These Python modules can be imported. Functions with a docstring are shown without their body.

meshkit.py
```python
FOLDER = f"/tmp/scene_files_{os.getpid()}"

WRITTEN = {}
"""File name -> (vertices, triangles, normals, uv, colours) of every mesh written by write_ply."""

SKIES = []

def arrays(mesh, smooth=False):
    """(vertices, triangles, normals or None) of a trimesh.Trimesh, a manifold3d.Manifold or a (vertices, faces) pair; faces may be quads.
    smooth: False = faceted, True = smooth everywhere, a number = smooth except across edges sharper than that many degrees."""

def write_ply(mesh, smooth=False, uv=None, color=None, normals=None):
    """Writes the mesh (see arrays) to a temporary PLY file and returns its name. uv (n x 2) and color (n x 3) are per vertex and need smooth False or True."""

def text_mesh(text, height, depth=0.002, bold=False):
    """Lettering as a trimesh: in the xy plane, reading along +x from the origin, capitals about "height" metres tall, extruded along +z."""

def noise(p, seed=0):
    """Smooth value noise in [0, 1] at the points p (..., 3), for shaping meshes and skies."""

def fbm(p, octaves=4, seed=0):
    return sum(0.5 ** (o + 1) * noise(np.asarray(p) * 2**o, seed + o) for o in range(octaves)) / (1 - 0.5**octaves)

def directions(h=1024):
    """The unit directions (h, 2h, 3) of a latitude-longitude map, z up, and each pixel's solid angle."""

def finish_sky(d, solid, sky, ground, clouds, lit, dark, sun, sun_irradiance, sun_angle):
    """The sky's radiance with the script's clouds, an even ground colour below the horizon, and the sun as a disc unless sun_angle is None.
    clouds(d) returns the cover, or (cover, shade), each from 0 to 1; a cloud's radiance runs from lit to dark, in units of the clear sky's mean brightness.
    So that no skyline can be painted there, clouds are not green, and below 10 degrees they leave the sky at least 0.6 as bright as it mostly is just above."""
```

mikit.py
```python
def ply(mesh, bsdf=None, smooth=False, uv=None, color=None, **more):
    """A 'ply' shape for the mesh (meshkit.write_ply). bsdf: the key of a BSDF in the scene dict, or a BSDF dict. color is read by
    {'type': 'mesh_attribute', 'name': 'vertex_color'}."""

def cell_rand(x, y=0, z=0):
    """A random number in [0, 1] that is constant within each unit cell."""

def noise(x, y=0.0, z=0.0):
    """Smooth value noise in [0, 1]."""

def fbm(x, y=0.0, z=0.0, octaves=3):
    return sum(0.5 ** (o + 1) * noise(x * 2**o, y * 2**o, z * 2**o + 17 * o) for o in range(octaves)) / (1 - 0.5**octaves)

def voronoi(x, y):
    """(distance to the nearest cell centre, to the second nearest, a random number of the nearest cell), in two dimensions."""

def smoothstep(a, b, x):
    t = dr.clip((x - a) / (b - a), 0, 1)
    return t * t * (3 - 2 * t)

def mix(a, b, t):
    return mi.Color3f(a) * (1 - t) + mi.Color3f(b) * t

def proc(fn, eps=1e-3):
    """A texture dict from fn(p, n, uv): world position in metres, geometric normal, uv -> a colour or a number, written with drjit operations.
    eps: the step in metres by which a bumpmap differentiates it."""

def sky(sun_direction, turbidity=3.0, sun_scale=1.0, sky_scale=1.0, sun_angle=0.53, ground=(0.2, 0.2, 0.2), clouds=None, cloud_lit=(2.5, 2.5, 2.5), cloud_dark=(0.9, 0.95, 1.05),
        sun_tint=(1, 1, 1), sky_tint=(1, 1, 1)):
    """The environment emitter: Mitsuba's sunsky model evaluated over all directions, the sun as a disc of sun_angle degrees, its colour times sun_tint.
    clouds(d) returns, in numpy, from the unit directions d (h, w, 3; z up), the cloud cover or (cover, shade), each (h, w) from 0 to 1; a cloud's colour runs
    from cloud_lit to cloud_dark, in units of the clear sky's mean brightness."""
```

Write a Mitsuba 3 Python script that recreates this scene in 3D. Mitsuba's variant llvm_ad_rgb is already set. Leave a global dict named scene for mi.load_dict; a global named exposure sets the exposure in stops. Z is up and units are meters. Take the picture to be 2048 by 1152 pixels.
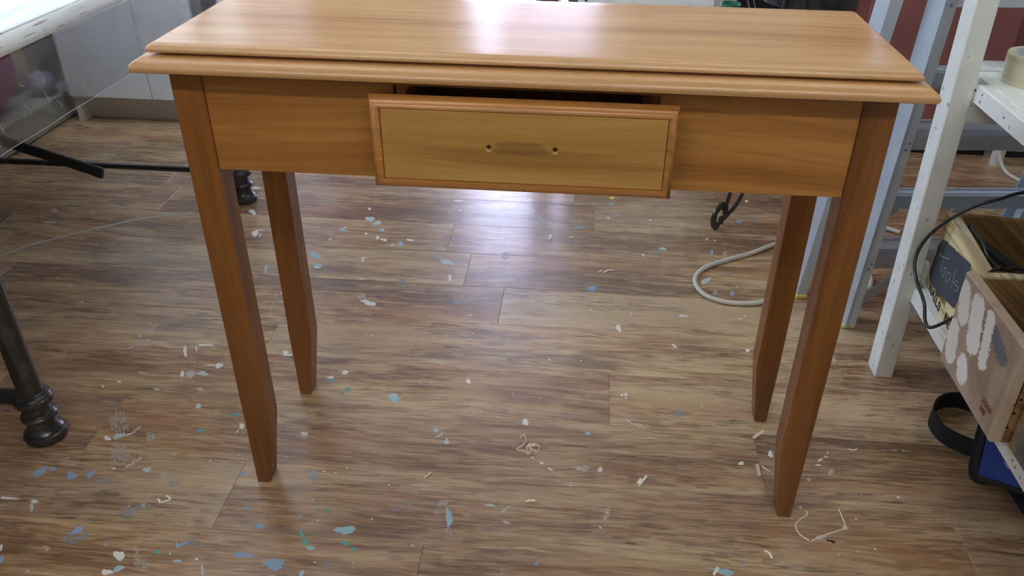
import math, random
import numpy as np
import trimesh
import drjit as dr
import mitsuba as mi
import manifold3d as m3
import mikit
from mikit import noise, fbm, voronoi, cell_rand, smoothstep, mix, proc
import meshkit

random.seed(7)
rng = np.random.default_rng(7)
T = mi.ScalarTransform4f
scene, labels = {}, {}

# ------------------------------------------------------------------ camera, lights, exposure
exposure = 0.2
CAM = np.array([0.07221, -0.99213, 1.04624])
RIGHT, FWD, UP = np.array([0.99707134, 0.07488456, 0.01552534]), np.array([-0.05531791, 0.84636855, -0.5297171]), np.array([-0.05280779, 0.52730692, 0.84803228])
FOCAL = 1638.56
scene['camera'] = {'type': 'perspective', 'fov_axis': 'x', 'fov': math.degrees(2 * math.atan(1024 / FOCAL)),
                   'to_world': T().look_at(origin=CAM.tolist(), target=(CAM + FWD).tolist(), up=UP.tolist()),
                   'principal_point_offset_x': -30.9 / 2048, 'near_clip': 0.05, 'far_clip': 50.0}
TUBE = [12.0, 12.0, 11.4]          # fluorescent tubes
TUBE_FRONT = [46.0, 45.0, 42.5]    # the pair nearer the camera
WIN_LEFT = [4.6, 5.5, 7.2]      # daylight in the left window
DOOR_LOW = [6.0, 6.4, 9.6]      # daylight in the lower panes of the glazed back door
DOOR_LEFT = [2.1, 2.3, 3.4]    # its upper left pane
DOOR_RIGHT = [0.6, 0.63, 0.95]  # its upper right pane
SHOP_LIGHT = [0.15, 0.15, 0.16]   # shop front behind the camera


# ------------------------------------------------------------------ materials
def tw(d):
    return {'type': 'twosided', 'b': d}


def pr(color, rough=0.5, spec=0.5, **k):
    c = color if isinstance(color, dict) else {'type': 'rgb', 'value': list(color)}
    return {'type': 'principled', 'base_color': c, 'roughness': rough, 'specular': spec, **k}


def bump(d, fn, scale, eps=5e-4):
    return {'type': 'bumpmap', 't': proc(fn, eps), 'scale': scale, 'b': d}


def srgb(r, g, b):
    return [((c / 255) / 12.92 if c <= 10 else (((c / 255) + 0.055) / 1.055) ** 2.4) for c in (r, g, b)]


def wood_tone(u, v, w, dark, mid, light):
    """Honey timber: u runs along the grain."""
    warp = (fbm(u * 2.0, v * 6, w, 2) - 0.5) * 0.045
    a = fbm(u * 1.7, (v + warp) * 26, w + 3.0, 4)
    b = fbm(u * 5.0, (v + warp) * 150, w + 9.0, 3)
    c = noise(u * 22, v * 900, w)
    t = dr.clip(0.62 * a + 0.28 * b + 0.10 * c, 0, 1)
    col = mix(dark, mid, smoothstep(0.30, 0.52, t))
    col = mix(col, light, smoothstep(0.50, 0.72, t))
    streak = smoothstep(0.66, 0.80, noise(u * 2.2, (v + warp) * 60, w + 21.0)) * 0.22
    return mix(col, dark, streak)


RIMU_D, RIMU_M, RIMU_L = srgb(170, 124, 77), srgb(184, 140, 92), srgb(196, 154, 107)
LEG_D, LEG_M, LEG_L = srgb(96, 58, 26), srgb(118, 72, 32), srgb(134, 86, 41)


def grain_bump(u, v, w):
    return 0.6 * noise(u * 25, v * 700, w) + 0.4 * noise(u * 8, v * 180, w)


scene['table_top_wood'] = bump(pr(proc(lambda p, n, uv: wood_tone(p.x, p.y + p.z, 1.0, RIMU_D, RIMU_M, RIMU_L)), proc(lambda p, n, uv: 0.21 + 0.2 * smoothstep(0.985, 0.93, n.z)), 0.95),
                               lambda p, n, uv: grain_bump(p.x, p.y + p.z, 1.0), 2.5e-5)


scene['table_edge_wood'] = pr(proc(lambda p, n, uv: wood_tone(p.x, p.y + p.z, 1.7, RIMU_D, RIMU_M, RIMU_L)), 0.33, 0.6)


def drawer_tone(p, n, uv):
    col = wood_tone(p.x, p.z * 0.8 + p.y, 6.0, srgb(152, 110, 56), srgb(174, 131, 70), srgb(188, 146, 84))
    # the mark that the old handle left between its two screw holes
    dx, dz = (p.x + 0.002) / 0.034, (p.z - 0.6575) / 0.0085
    d = dr.square(dr.square(dx)) + dr.square(dr.square(dz)) + (fbm(p.x * 60, p.z * 200, 4.0) - 0.5) * 1.1
    return mix(col, srgb(112, 74, 42), (1 - smoothstep(0.2, 1.4, d)) * 0.5)


scene['table_drawer_wood'] = pr(proc(drawer_tone), 0.34, 0.45)
scene['table_apron_wood'] = pr(proc(lambda p, n, uv: wood_tone(p.x, p.z + p.y, 13.0, srgb(132, 84, 38), srgb(156, 106, 52), srgb(174, 124, 64))), 0.34, 0.45)
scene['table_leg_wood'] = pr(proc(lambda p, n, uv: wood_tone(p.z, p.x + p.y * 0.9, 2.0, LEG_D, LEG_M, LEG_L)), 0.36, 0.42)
scene['drawer_frame_wood'] = pr(proc(lambda p, n, uv: wood_tone(p.x, p.y + p.z, 8.0, srgb(146, 94, 46), srgb(172, 117, 60), srgb(190, 136, 76))), 0.28, 0.5)
scene['drawer_inside_wood'] = pr(srgb(120, 92, 60), 0.6, 0.3)


def floor_tone(p, n, uv):
    u, v = uv.x, uv.y          # metres along and across the board, with an offset of its own for every board
    seed = dr.floor(u / 20.0)
    r1, r2, r3 = cell_rand(seed, 5, 1), cell_rand(seed, 9, 2), cell_rand(seed, 2, 7)
    warp = (fbm(u * 3.0, v * 9.0, 1.0, 3) - 0.5) * 0.035
    w = v + warp
    a = fbm(u * 2.2, w * 16, seed, 4)
    b = fbm(u * 9.0, w * 95, seed + 3, 4)
    c = fbm(u * 30, w * 420, 2.0, 2)
    t = 0.42 * a + 0.33 * b + 0.25 * c + (r1 - 0.5) * 0.20
    dark, mid, light = mi.Color3f(srgb(116, 88, 64)), mi.Color3f(srgb(159, 127, 94)), mi.Color3f(srgb(189, 163, 126))
    col = mix(dark, mid, smoothstep(0.34, 0.50, t))
    col = mix(col, light, smoothstep(0.48, 0.66, t))
    rust = smoothstep(0.44, 0.72, fbm(u * 1.6, v * 11.0, seed + 40, 3)) * (0.2 + 0.6 * r2)
    col = mix(col, mi.Color3f(srgb(150, 102, 70)), rust * 0.65)
    grey = smoothstep(0.46, 0.72, fbm(u * 1.2, v * 9.0, seed + 80, 3)) * (0.15 + 0.85 * r3)
    col = mix(col, mi.Color3f(srgb(134, 120, 106)), grey * 0.45)
    # smoky patches, short dark splits and hair-fine lines printed along the grain
    smoky = smoothstep(0.54, 0.76, fbm(u * 5.0, w * 22, seed + 23, 4))
    gate = smoothstep(0.38, 0.66, fbm(u * 6.0, w * 18, seed + 17, 3))
    s1 = smoothstep(0.62, 0.76, noise(u * 22, w * 170, seed + 11)) * gate
    s2 = smoothstep(0.64, 0.76, noise(u * 42, w * 430, seed + 51)) * gate
    col = mix(col, mi.Color3f(srgb(86, 64, 52)), dr.clip(smoky * 0.34 + s1 * 0.36 + s2 * 0.40, 0, 0.8))
    pale = smoothstep(0.64, 0.76, noise(u * 26, w * 300, seed + 61)) * 0.30
    return mix(col, mi.Color3f(srgb(194, 172, 142)), pale * (1 - smoky))


def floor_rough(p, n, uv):
    return 0.22 + 0.16 * fbm(uv.x * 6, uv.y * 60, 5.0, 2)


scene['floor_vinyl'] = bump(pr(proc(floor_tone), proc(floor_rough), 0.85),
                            lambda p, n, uv: 0.5 * noise(uv.x * 10, uv.y * 330, 3.0) + 0.5 * noise(uv.x * 30, uv.y * 60, 1.0), 6e-5)
scene['floor_joint'] = pr(srgb(60, 46, 38), 0.7, 0.2)

scene['paint_white'] = pr(srgb(222, 221, 214), 0.5, 0.4)
scene['paint_cream'] = pr(srgb(214, 196, 168), 0.6, 0.3)
scene['paint_pale'] = pr(srgb(180, 190, 188), 0.5, 0.4)
scene['paint_light_blue'] = pr(srgb(158, 187, 192), 0.5, 0.4)
scene['paint_grey'] = pr(srgb(176, 172, 162), 0.5, 0.4)
scene['paint_blue'] = pr(srgb(138, 160, 184), 0.5, 0.4)
scene['paint_teal'] = pr(srgb(96, 158, 148), 0.5, 0.4)
scene['paint_yellow'] = pr(srgb(222, 202, 96), 0.5, 0.4)
scene['paint_black'] = pr(srgb(38, 28, 24), 0.6, 0.3)

for _k, _c in (('white', (208, 205, 196)), ('pale', (180, 182, 176)), ('light_blue', (156, 174, 172)), ('grey', (166, 161, 152)), ('blue', (128, 140, 154)), ('teal', (106, 150, 134))):
    scene[f'paint_{_k}_thin'] = pr(srgb(*_c), 0.5, 0.4)

scene['wall_paint'] = tw(pr(srgb(112, 106, 98), 0.8, 0.2))
scene['wall_back_paint'] = tw(pr(srgb(198, 198, 196), 0.8, 0.2))
scene['wall_white'] = tw(pr(srgb(160, 158, 152), 0.8, 0.2))
scene['ceiling_white'] = tw(pr(srgb(196, 195, 190), 0.9, 0.1))
scene['lamp_white'] = tw(pr(srgb(230, 230, 226), 0.5, 0.3))
scene['black'] = pr([0.006, 0.006, 0.008], 0.6, 0.3)
scene['iron'] = bump(pr(proc(lambda p, n, uv: mix([0.012, 0.013, 0.014], [0.030, 0.030, 0.031], smoothstep(0.45, 0.8, fbm(p.x * 60, p.y * 60, p.z * 25)))), 0.28, 0.6),
                     lambda p, n, uv: noise(p.x * 180, p.y * 180, p.z * 180), 6e-5)
scene['black_flat'] = pr([0.016, 0.017, 0.02], 0.55, 0.35)
scene['melamine'] = pr(srgb(232, 236, 236), 0.45, 0.4)
scene['melamine_gap'] = pr(srgb(90, 98, 104), 0.6, 0.3)
scene['melamine_kick'] = pr(srgb(196, 194, 188), 0.5, 0.4)


def bench_paint(p, n, uv):
    brush = fbm(p.y * 6, p.x * 60, 3.0, 3)
    col = mix(srgb(208, 213, 208), srgb(232, 235, 230), smoothstep(0.3, 0.7, brush))
    worn = smoothstep(0.74, 0.82, noise(p.y * 22, p.x * 260, p.z * 260)) * smoothstep(0.5, 0.62, fbm(p.y * 5, p.x * 20, 9.0, 2))
    return mix(col, srgb(130, 122, 108), worn * 0.8 * smoothstep(-0.925, -0.89, p.x))


scene['bench_paint'] = bump(pr(proc(bench_paint), 0.4, 0.5), lambda p, n, uv: fbm(p.y * 8, p.x * 90, p.z * 90, 3), 4e-4)


def scratches(p):
    s = mi.Float(0)
    for k, (a, f, off) in enumerate(((0.5, 16.0, 3.0), (-0.9, 13.0, 7.0), (1.6, 18.0, 11.0), (0.15, 21.0, 17.0))):
        ca, sa = math.cos(a), math.sin(a)
        x, y = p.y * ca + p.z * sa, -p.y * sa + p.z * ca
        x = x + (noise(y * 14, off) - 0.5) * 0.03
        line = 1 - smoothstep(0.0, 0.018, dr.abs(noise(x * f, dr.floor(y * 9), off) - 0.5))
        gate = smoothstep(0.62, 0.75, noise(y * 22, dr.floor(x * f * 0.6), off + 5))
        s = dr.maximum(s, line * gate)
    return s


scene['clear_film'] = {'type': 'principledthin', 'base_color': {'type': 'rgb', 'value': [0.93, 0.95, 0.97]}, 'roughness': 0.05, 'spec_trans': 0.97, 'diff_trans': 0.8, 'eta': 1.45}
scene['film_scratch'] = tw(pr(srgb(210, 214, 220), 0.6, 0.3))

scene['shelf_white'] = bump(pr(proc(lambda p, n, uv: mix(mix(srgb(206, 212, 208), srgb(222, 226, 222), fbm(p.x * 30, p.y * 30, p.z * 30)), srgb(120, 116, 106),
                            smoothstep(0.86, 0.90, noise(p.x * 130, p.y * 130, p.z * 60)) * 0.6)), 0.42, 0.5),
                            lambda p, n, uv: fbm(p.x * 60, p.y * 60, p.z * 60), 3e-4)
scene['aluminium'] = bump(pr(proc(lambda p, n, uv: mix(srgb(172, 184, 196), srgb(192, 203, 213), fbm(p.x * 20, p.y * 20, p.z * 12))), 0.36, 0.5, metallic=0.3),
                          lambda p, n, uv: noise(p.x * 300, p.y * 300, p.z * 20), 2e-5)
scene['aluminium_face'] = pr(srgb(184, 189, 197), 0.4, 0.5, metallic=0.3)
scene['rivet'] = pr(srgb(120, 124, 128), 0.35, 0.5, metallic=0.8)
scene['yellow_foot'] = pr(srgb(206, 186, 96), 0.55, 0.4)
scene['red_paint'] = bump(pr(proc(lambda p, n, uv: mix(srgb(128, 80, 78), srgb(146, 96, 92), fbm(p.x * 9, p.z * 9, p.y * 9))), 0.33, 0.5), lambda p, n, uv: fbm(p.x * 40, p.y * 40, p.z * 40), 4e-4)
scene['red_dark'] = pr(srgb(70, 26, 28), 0.4, 0.4)


def crate_tone(base_d, base_l, w):
    def fn(p, n, uv):
        t = fbm(p.y * 5, p.z * 70 + p.x * 60, w, 4)
        col = mix(base_d, base_l, smoothstep(0.3, 0.7, t))
        return mix(col, srgb(86, 64, 40), smoothstep(0.72, 0.8, noise(p.y * 8, p.z * 140 + p.x * 120, w)) * 0.4)
    return fn


scene['crate_pale'] = pr(proc(crate_tone(srgb(188, 168, 116), srgb(214, 200, 158), 2.0)), 0.6, 0.3)
scene['crate_brown'] = pr(proc(crate_tone(srgb(112, 86, 52), srgb(146, 118, 76), 5.0)), 0.6, 0.3)
scene['crate_rim'] = pr(proc(crate_tone(srgb(176, 158, 124), srgb(206, 192, 162), 8.0)), 0.6, 0.3)


def capsule(y, z, a, b, r):
    (ay, az), (by, bz) = a, b
    dy, dz = by - ay, bz - az
    h = dr.clip(((y - ay) * dy + (z - az) * dz) / (dy * dy + dz * dz), 0, 1)
    return dr.sqrt(dr.square(y - ay - h * dy) + dr.square(z - az - h * dz)) - r


def painted_face(p, n, uv):
    """Box face with test patches of white and blue paint brushed on to bare pinkish ply."""
    y, z = p.y, p.z
    col = mix(srgb(160, 140, 122), srgb(192, 173, 156), fbm(y * 14, z * 40, 3.0, 4))
    col = mix(col, srgb(128, 100, 84), smoothstep(0.55, 0.75, fbm(y * 20, z * 9, 7.0, 3)) * 0.45)
    col = mix(col, srgb(186, 172, 158), (smoothstep(0.006, 0.0, y + 0.030) + smoothstep(0.012, 0.0, z - 0.222)) * 0.4)
    e = (fbm(y * 160, z * 500, 5.0, 3) - 0.5) * 0.012
    blue = capsule(y, z, (0.040, 0.362), (0.004, 0.348), 0.014) + e * 1.4
    col = mix(col, srgb(84, 106, 122), smoothstep(0.004, -0.004, blue) * 0.8)
    bl2 = capsule(y, z, (0.125, 0.372), (0.112, 0.335), 0.005) + e
    bl3 = capsule(y, z, (0.085, 0.372), (0.066, 0.315), 0.0035) + e
    col = mix(col, srgb(86, 106, 124), smoothstep(0.002, -0.002, dr.minimum(bl2, bl3)) * 0.75)
    d = mi.Float(1)
    for a, b, r in (((0.1560, 0.364), (0.142, 0.330), 0.0160), ((0.1065, 0.366), (0.090, 0.314), 0.0190), ((0.0635, 0.374), (0.0476, 0.306), 0.0105),
                    ((0.1540, 0.292), (0.144, 0.254), 0.0165), ((0.0985, 0.264), (0.091, 0.250), 0.0155)):
        d = dr.minimum(d, capsule(y, z, a, b, r))
    return mix(col, srgb(242, 243, 238), smoothstep(0.0015, -0.0015, d - 0.0025 + e))


scene['painted_box_face'] = pr(proc(painted_face), 0.6, 0.3)
scene['blue_smear_wood'] = pr(proc(lambda p, n, uv: mix(mix(srgb(118, 104, 78), srgb(146, 130, 102), fbm(p.y * 9, p.z * 60, 3.0)), srgb(60, 78, 92),
                              smoothstep(0.02, -0.01, capsule(p.y, p.z, (-0.085, 0.25), (-0.14, 0.27), 0.022) + (fbm(p.y * 60, p.z * 60, 2.0) - 0.5) * 0.03) * 0.85)), 0.6, 0.3)
scene['chalkboard'] = bump(pr(srgb(60, 66, 74), 0.7, 0.3), lambda p, n, uv: noise(p.x * 400, p.y * 400, p.z * 400), 1e-4)
scene['chalk'] = pr(srgb(150, 158, 164), 0.9, 0.1)
scene['ink_black'] = pr(srgb(44, 38, 32), 0.8, 0.2)
scene['ink_red'] = pr(srgb(140, 52, 42), 0.8, 0.2)
scene['ink_brown'] = pr(srgb(116, 76, 62), 0.8, 0.2)
scene['cord_black'] = pr([0.014, 0.014, 0.016], 0.35, 0.5)
scene['cord_white'] = pr(srgb(196, 194, 180), 0.45, 0.45)
scene['webbing'] = bump(pr([0.012, 0.012, 0.014], 0.8, 0.2), lambda p, n, uv: noise(p.x * 500, p.y * 500, p.z * 500), 2e-4)
scene['blue_fabric'] = bump(pr(srgb(30, 52, 116), 0.75, 0.3, sheen=0.3), lambda p, n, uv: noise(p.x * 700, p.y * 700, p.z * 700), 1.5e-4)
scene['navy_fabric'] = pr([0.006, 0.008, 0.016], 0.85, 0.2)
scene['tape_film'] = pr(proc(lambda p, n, uv: mix(srgb(184, 180, 150), srgb(204, 200, 172), noise(p.z * 160, p.x * 9, p.y * 9))), 0.22, 0.5)
scene['tape_core'] = tw(pr(srgb(188, 200, 206), 0.6, 0.3))
scene['pvc'] = pr(srgb(198, 196, 188), 0.4, 0.5)
scene['grey_board'] = pr(srgb(150, 154, 148), 0.6, 0.3)
scene['purple_cloth'] = pr(srgb(122, 58, 92), 0.8, 0.2)
scene['cream_cloth'] = pr(srgb(186, 176, 154), 0.85, 0.2)
scene['lavender_cloth'] = pr(srgb(148, 138, 156), 0.85, 0.2)
scene['navy_cloth'] = pr(srgb(44, 46, 62), 0.85, 0.2)
scene['green_glaze'] = pr(proc(lambda p, n, uv: mix(srgb(52, 108, 88), srgb(176, 208, 190), smoothstep(0.62, 0.70, noise(p.x * 60 + 3 * noise(p.z * 30, p.x * 30), p.z * 60, p.y * 30)))), 0.3, 0.5)
scene['steel_rod'] = pr(srgb(170, 172, 178), 0.3, 0.5, metallic=0.8)
scene['shaving'] = pr(srgb(242, 232, 212), 0.6, 0.3)
scene['chip_wood'] = pr(srgb(222, 200, 170), 0.6, 0.3)
scene['hole_dark'] = pr(srgb(26, 16, 10), 0.9, 0.1)
scene['hole_ring'] = pr(srgb(116, 82, 54), 0.8, 0.2)


# ------------------------------------------------------------------ mesh helpers
def box(dims, at=(0, 0, 0), c=0.0015, rot=None):
    """Chamfered box; at = its centre."""
    x, y, z = (d / 2 for d in dims)
    c = min(c, x * 0.45, y * 0.45, z * 0.45)
    pts = [(sx * (x - c * a), sy * (y - c * b), sz * (z - c * d)) for sx in (-1, 1) for sy in (-1, 1) for sz in (-1, 1) for a, b, d in ((0, 1, 1), (1, 0, 1), (1, 1, 0))]
    m = trimesh.PointCloud(pts).convex_hull
    if rot is not None:
        m.apply_transform(rot)
    m.apply_translation(at)
    return m


def span(x0, x1, y0, y1, z0, z1, c=0.0015):
    return box((x1 - x0, y1 - y0, z1 - z0), ((x0 + x1) / 2, (y0 + y1) / 2, (z0 + z1) / 2), c)


def rotz(a, at=(0, 0, 0)):
    return trimesh.transformations.rotation_matrix(a, [0, 0, 1], at)


def frame(o, e1, e2, e3):
    m = np.eye(4)
    m[:3, 0], m[:3, 1], m[:3, 2], m[:3, 3] = e1, e2, e3, o
    return m


def moved(mesh, m):
    mesh = mesh.copy()
    mesh.apply_transform(m)
    if np.linalg.det(m[:3, :3]) < 0:
        mesh.invert()
    return mesh


def cat(*ms):
    return trimesh.util.concatenate(list(ms))


def to_m3(m):
    m = m.copy(); m.merge_vertices()
    return m3.Manifold(m3.Mesh(np.asarray(m.vertices, np.float32), np.asarray(m.faces, np.uint32)))


def from_m3(m):
    q = m.to_mesh()
    return trimesh.Trimesh(q.vert_properties[:, :3], q.tri_verts, process=False)


def smooth_path(pts, n=8):
    p = np.asarray(pts, float)
    p = np.vstack([2 * p[0] - p[1], p, 2 * p[-1] - p[-2]])
    out = []
    for i in range(1, len(p) - 2):
        for t in np.linspace(0, 1, n, endpoint=False):
            a, b, c, d = p[i - 1:i + 3]
            out.append(0.5 * (2 * b + (c - a) * t + (2 * a - 5 * b + 4 * c - d) * t ** 2 + (-a + 3 * b - 3 * c + d) * t ** 3))
    out.append(p[-2])
    return np.array(out)


def sweep(path, profile, up=(0, 0, 1)):
    """A closed 2-d profile (side, up) carried along a path, with flat caps."""
    p, prof = np.asarray(path, float), np.asarray(profile, float)
    t = np.gradient(p, axis=0); t /= np.linalg.norm(t, axis=1, keepdims=True) + 1e-12
    ref = np.asarray(up, float)
    rings = []
    for q, d in zip(p, t):
        s = np.cross(d, ref)
        if np.linalg.norm(s) < 1e-3:
            s = np.cross(d, [1, 0, 0])
        s /= np.linalg.norm(s)
        w = np.cross(s, d)
        rings.append(q + prof[:, :1] * s + prof[:, 1:] * w)
    v, k, n = np.vstack(rings), len(prof), len(p)
    f = []
    for i in range(n - 1):
        for j in range(k):
            a, b = i * k + j, i * k + (j + 1) % k
            f += [(a, b, b + k), (a, b + k, a + k)]
    c0, c1 = len(v), len(v) + 1
    v = np.vstack([v, p[:1], p[-1:]])
    for j in range(k):
        f += [(c0, (j + 1) % k, j), (c1, (n - 1) * k + j, (n - 1) * k + (j + 1) % k)]
    m = trimesh.Trimesh(v, f, process=False)
    m.fix_normals()
    return m


def circle(r, n=12):
    a = np.arange(n) * 2 * np.pi / n
    return np.stack([r * np.cos(a), r * np.sin(a)], 1)


def tube(pts, r, n=10, smooth=6):
    return sweep(smooth_path(pts, smooth) if smooth else np.asarray(pts, float), circle(r, n))


def lathe(profile, at=(0, 0, 0), n=32):
    m = trimesh.creation.revolve(np.asarray(profile, float), sections=n)
    m.apply_translation(at)
    return m


def slab(profile, x0, x1, y0, y1, r=0.004, seg=4):
    """A board with a moulded edge: profile rows are (outset, z) from the underside round to the top."""
    rings = []
    for o, z in profile:
        pts = []
        for cx, cy, a0 in ((x1, y1, 0), (x0, y1, 90), (x0, y0, 180), (x1, y0, 270)):
            sx, sy = (1 if cx == x1 else -1), (1 if cy == y1 else -1)
            for k in range(seg + 1):
                a = math.radians(a0 + 90 * k / seg)
                pts.append((cx + sx * (o - r) + r * math.cos(a), cy + sy * (o - r) + r * math.sin(a), z))
        rings.append(pts)
    v = np.array(rings).reshape(-1, 3)
    k, n = len(rings[0]), len(rings)
    f = [(i * k + j, i * k + (j + 1) % k, (i + 1) * k + (j + 1) % k) for i in range(n - 1) for j in range(k)]
    f += [(i * k + j, (i + 1) * k + (j + 1) % k, (i + 1) * k + j) for i in range(n - 1) for j in range(k)]
    v = np.vstack([v, [v[:k].mean(0)], [v[-k:].mean(0)]])
    f += [(len(v) - 2, (j + 1) % k, j) for j in range(k)] + [(len(v) - 1, (n - 1) * k + j, (n - 1) * k + (j + 1) % k) for j in range(k)]
    m = trimesh.Trimesh(v, f, process=False)
    m.fix_normals()
    return m


def extrude(poly, depth, m=None):
    """Polygon (n x 2) extruded along +z, then placed by the matrix m."""
    from shapely.geometry import Polygon
    e = trimesh.creation.extrude_polygon(Polygon(poly).buffer(0), depth, engine='earcut')
    return moved(e, m) if m is not None else e


def strip(pts, w, h=0.0003):
    """A thin flat line through 2-d points, lying in xy."""
    from shapely.geometry import LineString
    g = LineString(pts).buffer(w / 2, cap_style='round', resolution=3).simplify(w * 0.05)
    return trimesh.creation.extrude_polygon(g, h, engine='earcut')


def key_of(base):
    i, k = 0, base
    while k in TAKEN:
        i += 1
        k = f'{base}_{i:03d}'
    return k


def thing(name, label, category, group=None):
    k = key_of(name)
    labels[k] = {'label': label, 'category': category}
    if group:
        labels[k]['group'] = group
    TAKEN.add(k)
    return k


TAKEN = set()
_n = {}


def put(mesh, mat, parent=None, name=None, smooth=30, label=None, kind=None):
    """One entry of the scene: part `name` of `parent`, or the thing `parent` itself."""
    if name is None:
        k = parent
    else:
        base = f'{parent}__{name}'
        i = _n.get(base, 0)
        _n[base] = i + 1
        k = base if i == 0 else f'{base}_{i:03d}'
    scene[k] = mikit.ply(mesh, mat, smooth=smooth)
    if label or kind:
        labels.setdefault(k, {})
        if label: labels[k]['label'] = label
        if kind: labels[k]['kind'] = kind
    return k


def struct(name, mesh, mat, smooth=False):
    scene[name] = mikit.ply(mesh, mat, smooth=smooth)
    labels[name] = {'kind': 'structure'}
    return name


# ------------------------------------------------------------------ the room
ROWS0, PITCH = 0.0478, 0.157
struct('floor', span(-1.95, 2.2, -3.2, 3.0, -0.06, -0.0022, 0.001), 'floor_joint')
JOINT = {-2: -0.144, -1: -0.4935, 0: 0.4248, 1: 0.156, 2: -0.579, 3: -0.0925, 4: -0.192, 5: -0.2595, 6: 0.1208, 7: 0.0625}
LEN = 1.22
for row in range(-7, 18):
    y0 = ROWS0 + PITCH * row
    j0 = JOINT.get(row, float(rng.uniform(-0.6, 0.6)))
    for k in range(-3, 3):
        a, b = max(j0 + k * LEN, -1.94), min(j0 + (k + 1) * LEN, 2.15)
        if b - a < 0.05 or (row < -3 and (b < -1.2 or a > 1.2)):
            continue
        m = span(a + 0.0002, b - 0.0002, y0 + 0.0002, y0 + PITCH - 0.0002, -0.0024, 0.0, 0.0005)
        m = trimesh.Trimesh(m.triangles.reshape(-1, 3), np.arange(len(m.faces) * 3).reshape(-1, 3), process=False)
        seed = 100 + (row + 7) * 6 + (k + 3)
        off = np.array([seed * 20.0 + 8.0 + rng.uniform(-2, 2), rng.uniform(2, 40)])
        v = np.asarray(m.vertices)
        uv = np.stack([v[:, 0] - a + off[0], v[:, 1] - y0 + v[:, 2] + off[1]], 1)
        key = 'floor__plank' if 'floor__plank' not in scene else f'floor__plank_{len([q for q in scene if q.startswith("floor__plank")]):03d}'
        scene[key] = mikit.ply(m, 'floor_vinyl', uv=uv)

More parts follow.
